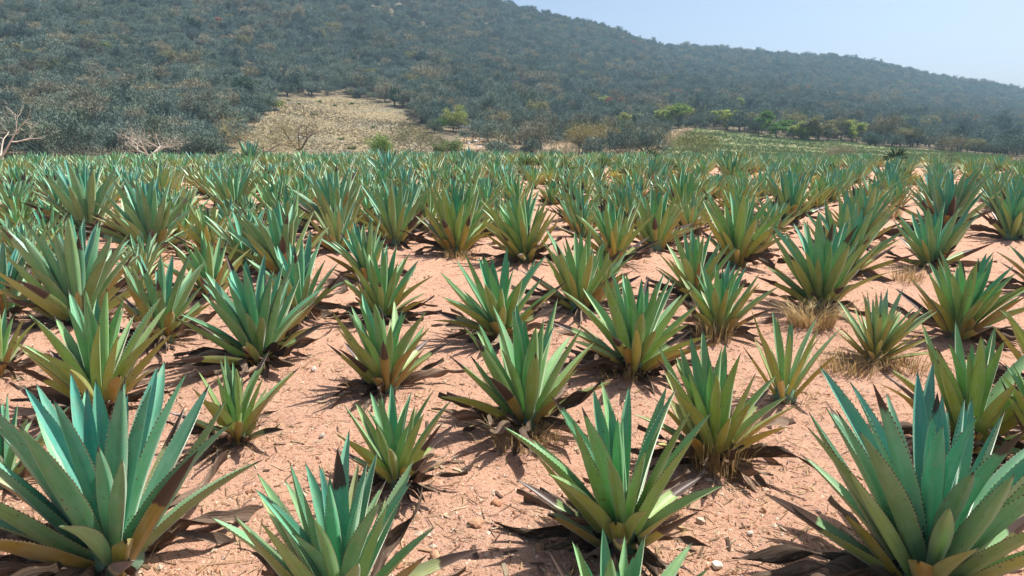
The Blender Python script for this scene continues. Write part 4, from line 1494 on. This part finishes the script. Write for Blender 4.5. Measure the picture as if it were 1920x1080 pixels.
YUC = [yucca_mesh(1, DKGREEN + GREEN[:1]), yucca_mesh(2, OLIVE + GREEN)]
for i, (px, r, s, k, lb) in enumerate([
        (1654, 66, 1.9, 0, 'dark green spiky yucca standing out on the crest below the crop strip'),
        (1212, 70, 1.7, 0, 'dark spiky yucca on the crest below the tan thicket bush'),
        (1034, 72, 1.5, 0, 'small dark yucca on the crest left of the golden-topped tree'),
        (986, 52, 1.6, 1, 'olive yucca in the far rows left of a pair'),
        (1008, 56, 1.3, 1, 'olive yucca immediately behind the one left of the pair'),
        (1057, 46, 1.5, 1, 'left yucca of the pair before the far bare soil'),
        (1125, 50, 1.6, 1, 'right yucca of the pair before the far bare soil'),
        (1170, 44, 1.3, 1, 'yellow-green yucca by the far bare soil'),
        (1190, 46, 1.2, 1, 'small yellow-green yucca left of the solitary blue agave'),
        (1242, 46, 1.4, 1, 'yellowish yucca right of the solitary blue agave'),
        (705, 84, 1.7, 0, 'green spiky yucca at the crest below the bright green bush')]):
    p = at_r(px, r)
    plant_tree('yucca', p, YUC[k], lb, 'yucca', 'yuccas among the far agaves', s, i * 1.1)

# pale boulders on the scrub ground
BOUL = [stone_mesh(40 + i, c) for i, c in enumerate([(.62, .58, .52), (.50, .47, .43), (.70, .66, .60)])]
rs = np.random.default_rng(9)
bl = [(576, 97, 9, 'white sunlit boulder beside the dark leaning leafless tree')]
for i, (px, py, wpx) in enumerate([(866, 240, 14), (880, 239, 11), (892, 266, 12), (880, 270, 9), (903, 262, 9), (920, 258, 12), (872, 256, 8), (940, 268, 10), (975, 252, 12), (965, 262, 8), (900, 276, 8), (860, 262, 8), (915, 272, 7), (640, 267, 6), (690, 255, 6), (560, 258, 8), (518, 206, 10)]):
    bl.append((px, py, wpx, ['pale boulder among the bare trees right of the clearing', 'small pale rock lying in the grass clearing'][px < 860 and py != 262]))
for i, (px, py, wpx, lb) in enumerate(bl):
    p = at_r(px, 97) if i == 0 else hit(px, py)
    if i == 0: p[2] += .5
    s = wpx * .5 * math.hypot(p[0], p[1]) / F * (1.0 if i else .9)
    o = obj('boulder', BOUL[i % 3] if i else BOUL[2])
    o.location = p
    o.scale = (s * 1.15, s, s * .75)
    o.rotation_euler = (0, .2, i * 1.7)
    tag(o, lb, 'boulder', None if i == 0 else ('pale boulders right of the clearing' if 'bare trees' in lb else 'pale rocks in the clearing'))

# grass and weeds on the clearing, crop strip and scrub
rs = np.random.default_rng(31)


def ground_cover(name, zone, n, rng_px, h, w, cols, label, cat, clump=5):
    xs, ys = [], []
    tries = 0
    while len(xs) < n and tries < 60:
        tries += 1
        a_ = rs.uniform(az_of(rng_px[0]), az_of(rng_px[1]), n)
        rr2 = np.sqrt(rs.uniform(90 ** 2, 290 ** 2, n))
        x, y = rr2 * np.sin(a_), rr2 * np.cos(a_)
        ok = zone_of(x, y) == zone
        xs.extend(x[ok])
        ys.extend(y[ok])
    X, Y = np.array(xs[:n]), np.array(ys[:n])
    m = len(X)
    Z = terrain_z(X, Y)
    sc = .5 + np.clip(vnoise(X, Y, 11, 41) + .5, 0, 1)
    X, Y, Z, sc = [np.repeat(v_, clump) for v_ in (X, Y, Z, sc)]
    m = len(X)
    d = rs.uniform(0, 6.28, m)
    o_ = rs.normal(0, h * .35, (m, 2))
    hh = h * rs.uniform(.4, 1.1, m) * sc
    ww = w * rs.uniform(.6, 1.4, m)
    V = np.stack([np.stack([X + o_[:, 0] - np.cos(d) * ww, Y + o_[:, 1] - np.sin(d) * ww, Z - .05], 1),
                  np.stack([X + o_[:, 0] + np.cos(d) * ww, Y + o_[:, 1] + np.sin(d) * ww, Z - .05], 1),
                  np.stack([X + o_[:, 0] * 1.9, Y + o_[:, 1] * 1.9, Z + hh], 1)], 1)
    c = np.array(cols)[np.repeat(rs.integers(len(cols), size=m // clump), clump)] * rs.uniform(.75, 1.15, (m, 1))
    a = Acc()
    a.add(V.reshape(-1, 3), T=np.arange(m * 3).reshape(m, 3), col=np.repeat(c, 3, 0))
    tag(obj(name, a.mesh(name, [M_STRAW], smooth=False)), label, cat, kind='stuff')


ground_cover('clearing_grass', 2, 15000, (420, 920), .24, .05, ((.25, .195, .115), (.18, .155, .11), (.28, .22, .13), (.16, .15, .11), (.22, .19, .135)), 'dry yellow grass covering the clearing', 'grass')
ground_cover('crop_plants', 3, 11000, (1230, 1900), .40, .06, ((.13, .22, .07), (.17, .25, .09), (.12, .20, .09), (.22, .23, .11)), 'low green crop plants on the strip behind the field', 'crops')
ground_cover('scrub_weeds', 4, 3500, (860, 1300), .45, .05, BROWN + TAN, 'dry brown weeds between the rocks right of the clearing', 'weeds')
for i, (px, py) in enumerate([(561, 196), (628, 199), (660, 196), (590, 216), (541, 190), (600, 192), (640, 262), (660, 280), (700, 240)]):
    p = hit(px, py)
    V, Q, T, c = blades(np.random.default_rng(i), 0, 0, 0, 90 + 25 * (i % 4), .3 + .13 * (i % 4), .6 + .2 * (i % 3), .7, .045, cols=GREEN + OLIVE)
    a = Acc()
    a.add(V, Q=Q, T=T, col=c)
    o = obj('green_shrub', a.mesh('green_shrub', [M_STRAW], smooth=False))
    o.location = p
    tag(o, 'tiny green shrub dotting the grassy clearing', 'shrub', 'green shrubs in the clearing')

# ------------------------------------------------------------------ haze
def haze():
    m = bpy.data.materials.new('haze_air')
    m.use_nodes = True
    nt = m.node_tree
    nt.nodes.clear()
    o_ = nt.nodes.new('ShaderNodeOutputMaterial')
    v_ = nt.nodes.new('ShaderNodeVolumePrincipled')
    v_.inputs['Color'].default_value = (.48, .76, 1.0, 1)
    v_.inputs['Density'].default_value = 0.00034
    v_.inputs['Anisotropy'].default_value = 0.2
    nt.links.new(v_.outputs[0], o_.inputs['Volume'])
    x0, x1, y0, y1, z0, z1 = -1320, 1320, -1320, 1320, -16, 190
    V = [(x, y, z) for z in (z0, z1) for y in (y0, y1) for x in (x0, x1)]
    Q = np.array([[0, 2, 3, 1], [4, 5, 7, 6], [0, 1, 5, 4], [2, 6, 7, 3], [0, 4, 6, 2], [1, 3, 7, 5]])
    o = obj('haze', mesh_np('haze', np.array(V, float), Q, [m], smooth=False))
    tag(o, 'thin bluish haze in the air over the whole place', 'haze', kind='stuff')


haze()
print('objects', len(bpy.data.objects), 'tris', sum(len(m.loops) - 2 * len(m.polygons) for m in bpy.data.meshes))
